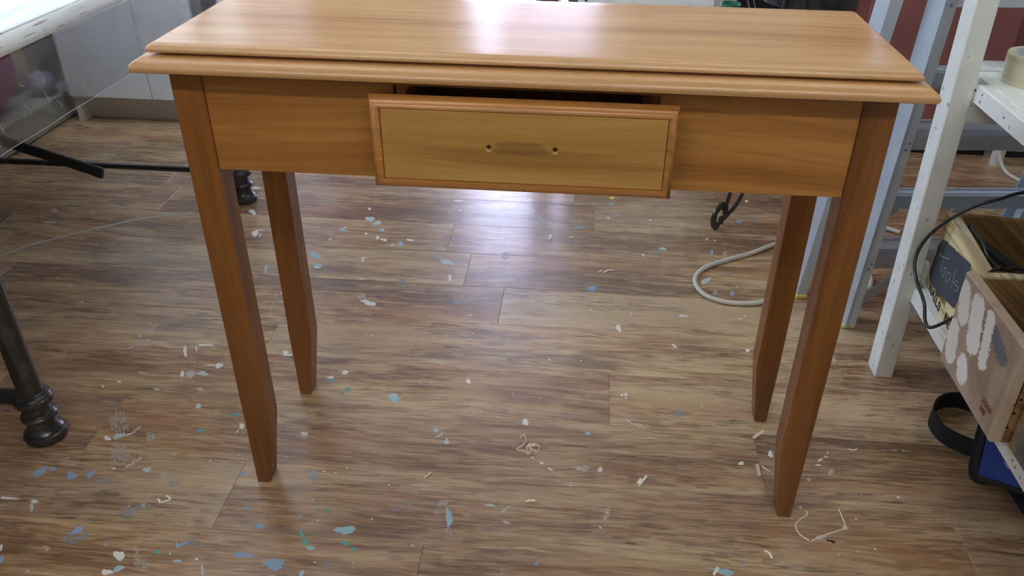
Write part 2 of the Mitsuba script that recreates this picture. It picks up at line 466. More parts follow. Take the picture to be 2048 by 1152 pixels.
PAINT = {'w': 'paint_white', 'c': 'paint_cream', 'p': 'paint_pale', 'l': 'paint_light_blue', 'g': 'paint_grey', 'b': 'paint_blue', 't': 'paint_teal', 'y': 'paint_yellow', 'k': 'paint_black'}
MARKS = [(-1.34,0.996,0.011,0.0012,0.0101,-0.018,'gd'), (-1.378,0.955,0.0122,0.0013,0.0068,-0.0117,'gs'), (-1.269,0.951,0.0061,0.0007,0.0039,-0.0072,'gs'), (-1.303,0.953,0.0054,0.0005,0.0032,-0.0059,'gs'), (-1.338,0.974,0.0082,0.0009,0.0041,-0.0074,'gs'), (-1.354,0.887,0.0225,0.0024,0.0049,-0.0083,'gs'), (-1.124,0.584,0.0105,0.0011,0.0042,-0.0075,'gs'), (-1.058,0.516,0.0085,0.0009,0.0039,-0.007,'gs'), (-1.272,0.576,0.0093,0.001,0.0054,-0.0085,'gd'), (-1.17,0.61,0.0047,0.0004,0.0025,-0.0044,'gs'), (-0.741,0.354,0.0047,0.0005,0.009,-0.0204,'ws'), (-0.709,0.38,0.017,0.0016,0.0019,-0.0044,'ws'), (-0.722,0.366,0.0021,0.0002,0.0044,-0.0104,'ws'), (-0.651,0.313,0.0092,0.0009,0.004,-0.0098,'ws'), (-0.669,0.313,0.0112,0.0011,0.001,-0.0024,'ws'), (-0.714,0.279,0.0045,0.0004,0.0049,-0.0111,'ws'), (-0.697,0.28,0.0131,0.0013,0.0051,-0.0118,'gs'), (-0.674,0.284,0.0121,0.0012,0.004,-0.0095,'ps'), (-0.658,0.235,0.0079,0.0007,0.0026,-0.0061,'gs'), (-0.743,0.226,0.0073,0.0007,0.0021,-0.0045,'gs'), (-0.829,0.243,0.0045,0.0004,0.0032,-0.0061,'cs'), (-0.854,0.226,0.0044,0.0004,0.0028,-0.0053,'cs'), (-0.64,0.185,0.0067,0.0006,0.0031,-0.0072,'ps'), (-0.561,0.167,0.0088,0.008,0.003,-0.0044,'ts'), (-0.607,0.118,0.0077,0.003,0.0032,-0.0058,'ts'), (-0.536,0.137,0.0061,0.0005,0.0031,-0.0081,'ws'), (-0.539,0.122,0.0017,0.0061,0.001,-0.0009,'ws'), (-0.768,0.128,0.0203,-0.0398,-0.0186,-0.0017,'gd'), (-0.727,0.048,0.0156,-0.0303,-0.0186,-0.0017,'gd'), (-0.768,0.081,-0.0006,0.0052,0.0101,-0.0052,'ws'), (-0.751,0.089,0.0093,0.0054,0.0053,-0.0074,'ps'), (-0.733,0.096,0.0083,0.0069,0.0009,-0.0012,'ws'), (-0.726,0.111,0.0038,0.0083,0.001,-0.0011,'ws'), (-0.693,0.093,0.0091,0.0008,0.0061,-0.0129,'pd'), (-0.689,0.028,0.0109,0.0235,0.004,-0.0037,'wd'), (-0.718,0.008,0.0035,0.0004,0.0018,-0.0035,'cs'), (-0.659,0.011,0.0069,0.0053,0.0041,-0.0054,'ps'), (-0.726,0.031,0.015,0.0013,0.0032,-0.0061,'bd'), (-0.761,0.032,0.0062,0.0006,0.0026,-0.0048,'pd'), (-0.841,-0.012,0.0049,0.0117,0.0095,-0.0081,'bs'), (-0.823,-0.003,0.0066,0.0025,0.0033,-0.0045,'bs'), (-0.782,-0.015,0.0137,-0.0053,0.0018,-0.0085,'bs'), (-0.751,-0.009,0.0019,0.0105,0.0063,-0.0046,'bs'), (-0.718,-0.022,0.0188,0.0017,0.0036,-0.0068,'bd'), (-0.622,0.001,0.0146,0.0013,0.0032,-0.0069,'pd'), (-0.6,-0.019,0.0145,0.0013,0.0031,-0.0068,'bd'), (-0.655,-0.008,0.0095,0.0009,0.0023,-0.0046,'bd'), (-0.717,-0.049,0.0143,0.0013,0.0024,-0.0044,'bd'), (-0.641,-0.084,0.0185,0.0097,0.0071,-0.0099,'bd'), (-0.627,-0.07,0.005,0.0005,0.0026,-0.0053,'bs'), (-0.858,-0.075,0.021,0,0.0016,-0.0026,'ws'), (-0.811,-0.078,0.0083,0.0007,0.0026,-0.0043,'ws'), (-0.808,-0.091,0.0041,0.0004,0.005,-0.0083,'ps'), (-0.706,-0.143,0.0227,0.0066,0.0097,-0.0142,'bd'), (-0.707,-0.131,0.0084,0.0061,0.0055,-0.0063,'bs'), (-0.737,-0.171,0.0052,0.005,0.0059,-0.0058,'wd'), (-0.646,-0.154,0.0019,0.0048,0.0026,-0.002,'bs'), (-0.615,-0.174,0.0108,0.001,0.0047,-0.0093,'ws'), (-0.604,-0.198,0.0067,0.0044,0.0049,-0.0058,'ls'), (-0.618,-0.206,0.0091,0.0008,0.0033,-0.0062,'ws'), (-0.643,-0.207,0.0083,0.0007,0.0015,-0.0027,'td'), (-0.59,-0.169,0.01,-0.0203,-0.0047,-0.0004,'gd'), (-0.572,-0.188,0.0153,0.0013,0.0066,-0.0136,'gd'), (-0.558,-0.162,0.0062,0.0006,0.0024,-0.0052,'ts'), (-0.52,-0.176,0.0081,0.0017,0.0017,-0.0032,'ls'), (-0.511,-0.14,0.0203,-0.0024,0.0022,-0.0077,'bd'), (-0.528,-0.145,0.0077,0.0051,0.0033,-0.0044,'bs'), (-0.535,-0.146,0.0015,0.0001,0.0034,-0.0077,'gs'), (-0.472,-0.127,0.0062,0.0041,0.0045,-0.0063,'pd'), (-0.424,-0.156,0.0169,-0.0003,0.002,-0.0066,'bs'), (-0.369,-0.169,0.0207,-0.0003,0.003,-0.0111,'bs'), (-0.475,-0.189,0.0075,-0.0131,-0.0024,-0.0008,'ps'), (-0.492,-0.17,0.0031,0.0003,0.001,-0.0023,'ws'), (-0.793,-0.196,0.0046,0.0004,0.0047,-0.0073,'bs'), (-0.807,-0.175,0.0031,0.0003,0.0042,-0.0065,'ws'), (-0.49,0.016,0.0078,0.0029,0.0026,-0.0051,'bs'), (-0.453,-0.062,0.0074,0.0006,0.0016,-0.0043,'bs'), (-0.418,-0.096,0.0089,0.0008,0.0022,-0.0061,'bs'), (-0.408,-0.076,0.0066,0.0006,0.0007,-0.0021,'bd'), (-0.413,0.126,0.0065,0.0006,0.0023,-0.0073,'ws'), (-0.27,0.245,0.0128,0.0012,0.0029,-0.0135,'ls'), (-0.365,0.262,0.006,0.0006,0.002,-0.0077,'ts'), (-0.374,0.25,0.004,0.0003,0.0013,-0.0046,'ts'), (-0.411,0.296,0.0091,0.0008,0.0016,-0.0056,'ws'), (-0.408,0.288,0.0061,0.0006,0.0021,-0.0071,'ts'), (-0.171,0.159,0.0051,0.0004,0.0012,-0.0069,'ps'), (-0.161,0.146,0.0022,-0.0032,-0.0062,-0.0084,'ps'), (-0.146,0.13,0.0064,0.0006,0.0013,-0.008,'ps'), (-0.005,0.197,0.0062,0.0006,0.001,-0.012,'ws'), (-0.361,0.018,0.0151,-0.0117,-0.0028,-0.0094,'bd'), (-0.366,0.03,0.0062,0.0006,0.0022,-0.0071,'bs'), (-0.126,-0.019,0.0032,-0.0071,-0.0109,-0.0068,'pd'), (-0.113,-0.051,0.0045,-0.02,-0.0072,-0.0015,'ls'), (-0.109,-0.083,0.0021,-0.0133,-0.0065,-0.0006,'pd'), (-0.07,0.004,0.0093,-0.0035,-0.0006,-0.0044,'pd'), (-0.048,-0.018,0.0102,-0.0014,-0.0001,-0.0039,'ps'), (-0.085,-0.041,0.01,0.0009,0.0007,-0.0054,'pd'), (-0.022,-0.026,0.0015,-0.0022,-0.0074,-0.0083,'ps'), (-0.017,-0.053,0.0004,0.0026,0.0088,-0.0032,'ps'), (-0.203,-0.04,0.015,0.0014,0.0012,-0.0054,'bd'), (-0.136,-0.044,0.0063,0.0061,0.0034,-0.0053,'ld'), (-0.277,-0.092,0.0207,0.0058,0.0033,-0.0085,'ls'), (-0.344,-0.107,0.0056,-0.0104,-0.0032,-0.0014,'ts'), (-0.334,-0.122,0.004,-0.0049,-0.0053,-0.0055,'ts'), (-0.322,-0.133,0.0071,0.0006,0.0015,-0.0048,'ls'), (-0.27,-0.119,0.0092,-0.002,0.0003,-0.0043,'ts'), (-0.253,-0.129,0.0039,0.0004,0.0015,-0.0058,'ts'), (-0.359,-0.07,0.0033,-0.0072,-0.0037,-0.0013,'ld'), (-0.335,-0.053,0.0029,0.0003,0.0008,-0.0027,'ts'), (-0.316,-0.053,0.0042,0.0004,0.0011,-0.0037,'ts'), (-0.363,-0.17,0.0148,-0.0073,-0.0012,-0.0092,'bd'), (-0.365,-0.166,0.0091,-0.0045,-0.0008,-0.0059,'bs'), (-0.285,-0.165,0.0044,-0.0098,-0.0064,-0.002,'bd'), (-0.321,-0.182,0.0019,0.0052,0.0046,-0.0032,'ls'), (-0.375,-0.17,0.0039,0.0003,0.0007,-0.0019,'ls'), (0.038,-0.133,0.0047,0.0004,0.0002,-0.0039,'bs'), (-0.297,0.099,0.0018,0.0001,0.0006,-0.0026,'bs'), (-0.014,-0.151,0.0031,0.0003,0.0007,-0.0065,'pd'), (-0.183,-0.028,0.0092,0.0009,0.0015,-0.0077,'bd'), (-0.178,0.011,0.0078,0.0007,0.0009,-0.0047,'bd'), (0.106,0.084,0.0178,-0.0006,-0.0003,-0.0075,'wd'), (0.138,0.083,0.0053,0.0005,0,-0.0068,'ws'), (0.049,0.076,0.0062,-0.0017,-0.0004,-0.003,'cs'), (0.033,0.09,0.0035,0.0003,0.0002,-0.0038,'ws'), (0.015,0.102,0.0033,-0.0023,-0.0008,-0.0023,'ws'), (0.181,0.296,0.004,0.0004,-0.0001,-0.0039,'ws'), (0.189,0.298,0.0038,0.0044,0.0014,-0.0031,'ws'), (0.189,0.287,0.0025,0.0003,0,-0.0023,'ws'), (0.113,0.288,0.008,0.0008,0.0001,-0.0077,'gd'), (0.204,0.212,0.0184,-0.0115,-0.0023,-0.0067,'wd'), (0.077,0.222,0.0005,-0.0159,-0.0043,-0.0004,'bd'), (0.288,0.248,0.0136,0.0013,-0.0011,-0.0133,'bd'), (0.115,0.176,0.0061,0.0006,0,-0.0048,'ls'), (0.146,-0.02,0.0086,0.0201,0.0058,-0.0038,'wd'), (0.138,-0.05,0.0027,-0.0022,-0.0012,-0.0023,'cs'), (0.392,0.122,0.0055,0.0005,-0.0008,-0.0058,'ws'), (0.449,0.151,0.0055,0.0005,-0.0017,-0.0099,'ws'), (0.537,0.144,0.0005,-0.0027,-0.0075,-0.0058,'ws'), (0.53,0.13,0.0064,0.0006,-0.0005,-0.0026,'ws'), (0.549,0.153,0.0046,0.0004,-0.0007,-0.0034,'cs'), (0.555,0.164,0.0023,0.0002,-0.0006,-0.0027,'ws'), (0.518,0.174,0.0059,-0.0055,-0.0011,-0.0018,'wd'), (0.55,0.116,0.0044,-0.0068,-0.0056,-0.0072,'wd'), (0.505,0.092,0.0031,-0.0044,-0.0031,-0.004,'wd'), (0.542,-0.015,0.0058,0.0006,-0.0016,-0.0065,'ps'), (0.498,-0.039,0.0102,0.0041,-0.0001,-0.005,'ps'), (0.33,-0.122,0.0172,-0.0023,-0.0021,-0.0081,'ls'), (0.362,-0.104,0.0039,0.0004,-0.0004,-0.0024,'bs'), (0.514,-0.046,0.0065,-0.0018,-0.0011,-0.0026,'ks'), (0.507,-0.045,0.0021,0.0002,-0.0004,-0.0021,'ks'), (-0.63,1.102,0.0157,0.0017,0.0063,-0.0223,'gd'), (-0.514,1.056,0.0056,0.0006,0.0018,-0.0077,'ws'), (-0.498,0.996,0.0137,0.0015,0.0043,-0.0176,'ps'), (-0.473,0.974,0.0142,0.0043,0.0036,-0.013,'ps'), (-0.557,0.927,0.0093,0.001,0.0034,-0.0126,'ls'), (-0.451,0.935,0.0094,0.001,0.0026,-0.0112,'ls'), (-0.453,0.892,0.0059,0.0006,0.0025,-0.0109,'ws'), (-0.433,0.881,0.0142,-0.0057,0.0005,-0.0053,'ws'), (-0.405,0.856,0.0052,0.0052,0.002,-0.0049,'ws'), (-0.386,0.864,0.0091,0.001,0.0025,-0.0119,'ls'), (-0.365,0.888,0.0111,-0.0027,0.0008,-0.0068,'ws'), (-0.488,0.911,0.0066,-0.0047,0.0001,-0.0051,'ws'), (-0.589,0.782,0.0183,-0.0068,0.0026,-0.0159,'ls'), (-0.567,0.733,0.0124,0.0012,0.0032,-0.0108,'ls'), (-0.566,0.723,0.0074,0.0008,0.0018,-0.006,'ws'), (-0.463,0.771,0.0049,-0.0144,-0.0023,-0.0011,'ws'), (-0.462,0.782,0.0068,0.0033,0.0012,-0.0037,'ws'), (-0.248,0.783,0.0184,-0.0102,-0.0003,-0.0142,'ps'), (-0.269,0.796,0.0159,-0.0089,-0.0002,-0.012,'gd'), (-0.23,0.707,0.0042,-0.017,-0.004,-0.0019,'ws'), (-0.344,0.676,0.0205,-0.0076,0.001,-0.0145,'bd'), (-0.379,0.625,0.0141,0.0014,0.002,-0.0087,'bd'), (-0.444,0.683,0.0105,-0.0038,0.0006,-0.0056,'ps'), (-0.422,0.601,0.0172,-0.0179,-0.0023,-0.012,'wd'), (-0.4,0.577,0.0221,-0.0058,0.0013,-0.0103,'ws'), (-0.386,0.508,0.0082,0.0036,0.002,-0.0057,'bs'), (-0.168,0.622,0.0059,0.0006,0.001,-0.0075,'ls'), (-0.196,0.599,0.0117,0.0011,0.001,-0.0064,'bs'), (0.118,0.693,0.0121,0.0012,0.0002,-0.0159,'bs'), (0.179,0.531,0.0014,-0.0172,-0.005,-0.002,'ws'), (0.209,0.588,0.0048,-0.0047,-0.001,-0.0027,'cs'), (-0.064,0.578,0.0074,0.0008,0.0004,-0.0051,'pd'), (-0.033,1.039,0.0208,0.0022,0.0029,-0.0446,'ld'), (-0.018,0.966,0.0107,0.0012,0.0013,-0.0226,'gd'), (-0.106,0.831,0.0153,0.0016,0.002,-0.0204,'ld'), (0.083,1.009,0.0178,0.0019,0.0001,-0.0073,'bs'), (0.173,1.202,0.0095,0.0011,-0.0001,-0.0101,'ys'), (0.171,1.165,0.0101,0.0011,-0.0001,-0.0082,'bs'), (0.183,1.092,0.0141,0.0015,-0.0002,-0.0109,'pd'), (0.161,1.074,0.0056,0.0006,0,-0.0062,'ws'), (-0.267,1.134,0.0248,-0.0003,0.0006,-0.0049,'ws'), (-0.284,1.055,0.0081,0.0083,0.0042,-0.0128,'pd'), (-0.257,1.074,0.0035,0.0004,0.0009,-0.0062,'ws'), (0.031,0.398,0.0026,0.0002,0.0002,-0.0035,'ws'), (0.097,0.402,0.0021,0.0002,0,-0.0026,'ws'), (-0.13,0.31,0.0055,0.0005,0.001,-0.008,'ws'), (-0.386,0.315,0.0087,0.0009,0.002,-0.0073,'ws'), (-0.399,0.322,0.0008,0.0088,0.0078,-0.0052,'gd'), (0.138,0.778,0.0083,0.0067,0.0007,-0.0034,'cs'), (0.061,0.949,0.0067,0.0007,0.0002,-0.0042,'cs'), (0.117,0.6,0.0026,0.0043,0.0011,-0.0023,'cs'), (0.004,0.943,0.0027,0.0126,0.0025,-0.0025,'cs'), (0.013,0.978,0.004,0.0004,0.0004,-0.0086,'gs'), (-0.159,0.55,0.0057,0.0005,0.0004,-0.0031,'ws'), (-0.575,0.871,0.0052,0.0006,0.0011,-0.004,'ws'), (-0.553,0.939,0.0053,0.0006,0.0011,-0.0042,'ws'), (-0.782,0.884,0.0037,0.0187,0.0096,-0.012,'ws'), (-0.773,0.902,0.0093,0.001,0.0015,-0.0041,'ws'), (-0.69,0.704,0.006,-0.0232,-0.0047,0.001,'ls'), (-0.529,0.369,0.0066,-0.0094,-0.0037,-0.0057,'ws'), (-0.519,0.362,0.0073,0.0007,0.0014,-0.0043,'ws'), (-0.613,0.602,0.0058,0.0006,0.0021,-0.0064,'ws'), (-0.625,0.589,0.002,0.0172,0.0021,-0.0019,'pd'), (-0.605,0.563,0.0081,0.0008,0.0018,-0.0052,'pd'), (-0.833,1.003,0.0167,-0.0089,0.0026,-0.0129,'ws'), (-0.879,1.157,0.0137,0.0039,0.0033,-0.0084,'ws'), (-0.809,1.076,0.0071,0.0008,0.0017,-0.0047,'gs'), (-0.765,0.874,-0.0011,0.0146,0.0041,-0.0031,'ps'), (-0.599,0.672,0.0036,0.0004,0.0015,-0.0046,'ws'), (0.525,1.088,0.0098,0.0011,-0.0015,-0.0107,'bs'), (0.563,1.108,0.017,0.0018,-0.0017,-0.0109,'bd'), (0.366,1.056,0.0111,0.0012,-0.0012,-0.0135,'pd'), (0.287,0.895,0.0111,0.0184,0.0043,-0.0118,'bd'), (0.302,0.908,0.0126,-0.0034,-0.0012,-0.0081,'ps'), (0.429,0.902,0.0052,0.0005,-0.0019,-0.0161,'bs'), (0.449,0.792,0.0162,0.0017,-0.0011,-0.0086,'bd'), (0.4,0.761,0.0138,0.0103,0.0007,-0.0089,'ps'), (0.392,0.746,0.0086,0.0009,-0.0003,-0.0035,'ws'), (0.455,0.704,0.0061,0.0006,-0.0014,-0.0103,'bs'), (0.414,0.704,0.0073,0.0008,-0.0013,-0.0114,'pd'), (0.328,0.594,0.0112,-0.0007,-0.0007,-0.0052,'ws'), (0.458,0.596,0.0052,0.0005,-0.0004,-0.0031,'ws'), (0.249,0.87,0.0037,-0.0063,-0.0018,-0.0042,'ws'), (0.462,0.897,0.0025,-0.0157,-0.0045,-0.0051,'wd'), (0.472,0.737,0.0025,0.0003,-0.0005,-0.0035,'ws'), (0.277,1.071,0.0056,0.0006,-0.0003,-0.0046,'ws'), (0.424,0.975,0.004,0.0005,-0.0005,-0.0042,'ws'), (0.444,0.969,0.0027,0.0003,-0.0005,-0.0042,'ws'), (0.47,0.608,0.0023,0.0002,-0.0005,-0.0031,'ws'), (0.209,0.591,0.0023,0.0003,-0.0001,-0.0031,'ws'), (-0.739,-0.215,0.0023,0.0002,0.0011,-0.0018,'ws'), (-0.538,-0.164,0.0019,0.0002,0.0008,-0.0019,'ws'), (-0.349,-0.033,0.0021,0.0002,0.0005,-0.0017,'ws'), (0.931,0.814,0.005,0.0005,-0.0016,-0.005,'ws'), (0.477,0.024,0.0025,0.0003,-0.0005,-0.0022,'ws'), (0.444,0.026,0.0022,0.0002,-0.0003,-0.0017,'ws'), (0.565,0.006,0.0025,0.0002,-0.0006,-0.0023,'cs'), (0.55,-0.063,0.002,0.0002,-0.0006,-0.002,'ws'), (0.518,-0.072,0.002,0.0002,-0.0004,-0.0015,'ws'), (0.614,0.702,0.0048,0.0005,-0.0009,-0.0045,'ws'), (0.682,0.183,0.0318,0.0005,-0.0006,-0.002,'wd')]


def blob(x, y, ax, ay, bx, by, r, wob=0.25, n=22):
    ph = r.uniform(0, 6.28, 6)
    a = np.arange(n) * 2 * np.pi / n
    rad = 0.86 + wob * (0.5 * np.sin(2 * a + ph[0]) + 0.45 * np.sin(3 * a + ph[1]) + 0.35 * np.sin(5 * a + ph[2]) + 0.3 * np.sin(8 * a + ph[3])) + r.uniform(-0.06, 0.06, n)
    c, s = rad * np.cos(a), rad * np.sin(a)
    return np.stack([x + ax * c + bx * s, y + ay * c + by * s], 1)


def flat(poly, h=0.0003):
    """A low dab: outline on the floor, top slightly drawn in."""
    n, c = len(poly), poly.mean(0)
    top = c + (poly - c) * 0.93
    v = np.vstack([np.c_[poly, np.zeros(n)], np.c_[top, np.full(n, h)], [[*c, h * 1.2]]])
    j = np.arange(n)
    f = np.vstack([np.c_[j, (j + 1) % n, (j + 1) % n + n], np.c_[j, (j + 1) % n + n, j + n], np.c_[j + n, (j + 1) % n + n, np.full(n, 2 * n)]])
    m = trimesh.Trimesh(v, f, process=False)
    m.fix_normals()
    if m.face_normals[-1][2] < 0:
        m.invert()
    return m


def dab(x, y, ax, ay, bx, by, kind, r):
    if kind == 's':
        return flat(blob(x, y, ax, ay, bx, by, r))
    # a dry brush: parallel slivers with ragged ends and gaps
    out = []
    w = math.hypot(bx, by)
    k = max(5, min(26, int(w / 0.0009)))
    for q in np.linspace(-1, 1, k):
        half = math.sqrt(max(0.02, 1 - q * q)) * r.uniform(0.45, 1.15)
        t0 = -half * r.uniform(0.6, 1.0) + r.uniform(-0.15, 0.15)
        while t0 < half:
            ln = r.uniform(0.25, 1.1) * half
            t1 = min(half, t0 + ln)
            if r.uniform() < 0.84:
                wid = r.uniform(0.45, 0.95) / k
                j = q + r.uniform(-0.3, 0.3) / k
                e = 0.18 * (t1 - t0)
                pts = [(t0, j), (t0 + e, j - wid), (t1 - e, j - wid), (t1, j), (t1 - e, j + wid), (t0 + e, j + wid)]
                out.append(flat(np.array([(x + ax * a + bx * b, y + ay * a + by * b) for a, b in pts]), 0.0002))
            t0 = t1 + r.uniform(0.02, 0.2) * half
    return cat(*out) if out else flat(blob(x, y, ax, ay, bx, by, r))


pr_ = np.random.default_rng(21)
for (x, y, ax, ay, bx, by, ck) in MARKS:
    put(dab(x, y, ax, ay, bx, by, ck[1], pr_), PAINT[ck[0]] + ('_thin' if ck[1] == 'd' else ''), 'floor', 'paint_splat', smooth=False)
for pts, w, c in (([[-1.3689, 0.7042], [-1.3312, 0.7605], [-1.2875, 0.8002], [-1.2035, 0.871], [-1.1109, 0.9369], [-0.9967, 0.9827]], 0.009, 'g'),
                  ([[-0.8431, 0.4449], [-0.8508, 0.4228], [-0.8672, 0.4078], [-0.8589, 0.3953]], 0.006, 'g'), ([[-0.8375, 0.388], [-0.8495, 0.3739], [-0.8642, 0.3525]], 0.007, 'g')):
    put(strip(smooth_path(np.array(pts), 6), w), PAINT[c], 'floor', 'paint_splat', smooth=False)
specks = {'w': [], 'c': [], 'b': [], 'p': []}
for _ in range(430):
    x, y = pr_.uniform(-1.3, 0.9), pr_.uniform(-0.26, 1.35)
    if pr_.uniform() < 0.35:
        x, y = pr_.normal(-0.45, 0.28), pr_.normal(0.15, 0.3)
    s = float(np.clip(pr_.lognormal(-6.65, 0.45), 0.0006, 0.0035))
    specks[pr_.choice(list('wwwccbp'))].append(flat(blob(x, y, s, 0, 0, s * pr_.uniform(0.5, 1.1), pr_, 0.2, 8), 0.0003))
for c, ms in specks.items():
    put(cat(*ms), PAINT[c], 'floor', 'paint_speck', smooth=False, kind='stuff')

struct('wall_back', span(-2.05, 2.2, 3.0, 3.1, -0.05, 2.55, 0.001), 'wall_back_paint')
struct('wall_left', span(-2.05, -1.95, -3.2, 3.1, -0.05, 2.55, 0.001), 'wall_white')
struct('wall_right', span(2.2, 2.3, -3.2, 3.1, -0.05, 2.55, 0.001), 'wall_white')
struct('wall_front', span(-2.05, 2.3, -3.3, -3.2, -0.05, 2.55, 0.001), 'wall_paint')
struct('ceiling', span(-2.05, 2.3, -3.3, 3.1, 2.55, 2.6, 0.001), 'ceiling_white')


def pane(name, part, x0, x1, y0, y1, z0, z1, rad):
    k = put(span(x0, x1, y0, y1, z0, z1, 0.0005), 'lamp_white', name, part, smooth=False)
    scene[k]['emitter'] = {'type': 'area', 'radiance': {'type': 'rgb', 'value': rad}}


# glazed door in the back wall: the daylight that lies on the table top and the floor
put(cat(span(-0.62, -0.56, 2.95, 3.0, 0, 2.15), span(0.24, 0.30, 2.95, 3.0, 0, 2.15), span(-0.62, 0.30, 2.95, 3.0, 2.15, 2.21)), 'lamp_white', 'door_1', 'door_frame')
labels['door_1'] = {'kind': 'structure'}
pane('door_1', 'pane', -0.50, -0.23, 2.97, 2.995, 0.15, 1.22, DOOR_LOW)
pane('door_1', 'pane', -0.20, 0.12, 2.97, 2.995, 0.15, 1.22, DOOR_LOW)
pane('door_1', 'pane', -0.45, -0.345, 2.97, 2.995, 1.27, 2.10, DOOR_LEFT)
pane('door_1', 'pane', -0.29, 0.10, 2.97, 2.995, 1.27, 2.10, DOOR_RIGHT)
for x0, x1, z0, z1 in ((-0.56, -0.50, 0, 2.15), (0.12, 0.24, 0, 2.15), (-0.50, 0.12, 0, 0.15), (-0.50, 0.12, 1.22, 1.27), (-0.50, 0.12, 2.10, 2.15), (-0.23, -0.20, 0.15, 1.22), (-0.345, -0.29, 1.27, 2.10), (-0.50, -0.45, 1.27, 2.10), (0.10, 0.12, 1.27, 2.10)):
    put(span(x0, x1, 2.96, 2.99, z0, z1), 'melamine', 'door_1', 'door_bar')
# window in the left wall, above the bench
WX = -1.95
put(cat(span(WX, WX + 0.05, 0.15, 0.2, 1.1, 2.3), span(WX, WX + 0.05, 1.5, 1.55, 1.1, 2.3), span(WX, WX + 0.05, 0.15, 1.55, 1.05, 1.1), span(WX, WX + 0.05, 0.15, 1.55, 2.3, 2.35), span(WX, WX + 0.04, 0.83, 0.87, 1.1, 2.3)), 'lamp_white', 'window_1', 'window_frame')
labels['window_1'] = {'kind': 'structure'}
pane('window_1', 'pane', WX + 0.002, WX + 0.015, 0.2, 0.83, 1.1, 2.3, WIN_LEFT)
pane('window_1', 'pane', WX + 0.002, WX + 0.015, 0.87, 1.5, 1.1, 2.3, WIN_LEFT)
# shop window behind the camera
put(cat(span(-1.7, -1.65, -3.2, -3.15, 0.7, 2.2), span(1.35, 1.4, -3.2, -3.15, 0.7, 2.2), span(-1.7, 1.4, -3.2, -3.15, 0.65, 0.7), span(-1.7, 1.4, -3.2, -3.15, 2.2, 2.25)), 'lamp_white', 'window_2', 'window_frame')
labels['window_2'] = {'kind': 'structure'}
pane('window_2', 'pane', -1.65, 1.35, -3.198, -3.185, 0.7, 2.2, SHOP_LIGHT)
# twin fluorescent battens on the ceiling
for x, y, rad, where in ((-0.85, -1.85, TUBE_FRONT, 'front left'), (0.75, -1.85, TUBE_FRONT, 'front right'), (-0.85, 0.55, TUBE, 'back left'), (0.75, 0.55, TUBE, 'back right')):
    t = thing('ceiling_light', f'{where} one of four white fluorescent battens on the ceiling', 'ceiling light', 'ceiling battens')
    put(span(x - 0.62, x + 0.62, y - 0.09, y + 0.09, 2.50, 2.55, 0.006), 'lamp_white', t, 'housing')
    for s in (-0.045, 0.045):
        k = put(tube([(x - 0.6, y + s, 2.475), (x + 0.6, y + s, 2.475)], 0.016, 12, 0), 'lamp_white', t, 'tube', smooth=30)
        scene[k]['emitter'] = {'type': 'area', 'radiance': {'type': 'rgb', 'value': rad}}

# ------------------------------------------------------------------ the console table
WL, TL, TB, TY, TH, D = 0.4559, 0.0412, 0.0224, 0.0347, 0.138, 0.2322
DEPTH = D + TL
tb = thing('console_table', 'narrow honey-coloured wooden console table with one drawer and tapered legs', 'table')
put(slab([(-0.02, 0.7268), (0.0285, 0.7268), (0.0325, 0.7285), (0.0337, 0.7318), (0.0328, 0.7355), (0.0295, 0.7395), (0.0245, 0.7428), (0.0185, 0.7448), (0.013, 0.7452), (-0.02, 0.7452)],
         -WL, WL, 0, DEPTH, 0.0022, 5), 'table_edge_wood', tb, 'top_frame', smooth=40)
put(slab([(-0.02, 0.7452), (0.0015, 0.7452), (0.0015, 0.7486), (0.0132, 0.7488), (0.0150, 0.7498), (0.0155, 0.7514), (0.0152, 0.7532), (0.0141, 0.7552), (0.0122, 0.7572), (0.0096, 0.7589), (0.0066, 0.7600), (-0.02, 0.76)],
         -WL, WL, 0, DEPTH, 0.0022, 5), 'table_top_wood', tb, 'top_board', smooth=19)


def leg(sx, front):
    """Square leg, plain outside, its two inner faces tapering towards the foot."""
    secs = []
    for z, tx, ty in ((0.0, TB - 0.0012, TY - 0.0012), (0.0012, TB, TY), (TH, TL, TL), (0.7268, TL, TL)):
        xo, xi = sx * WL, sx * (WL - tx)
        yo, yi = (0.0, ty) if front else (DEPTH, DEPTH - ty)
        c = 0.0011
        x0, x1 = min(xo, xi), max(xo, xi); y0, y1 = min(yo, yi), max(yo, yi)
        secs.append([(x0 + c, y0, z), (x1 - c, y0, z), (x1, y0 + c, z), (x1, y1 - c, z), (x1 - c, y1, z), (x0 + c, y1, z), (x0, y1 - c, z), (x0, y0 + c, z)])
    v = np.array(secs).reshape(-1, 3)
    f = [(0, i + 1, i) for i in range(1, 7)] + [(24, 24 + i, 25 + i) for i in range(1, 7)]
    for k in range(3):
        for j in range(8):
            a, b = k * 8 + j, k * 8 + (j + 1) % 8
            f += [(a, b, b + 8), (a, b + 8, a + 8)]
    m = trimesh.Trimesh(v, f, process=False)
    m.fix_normals()
    return m


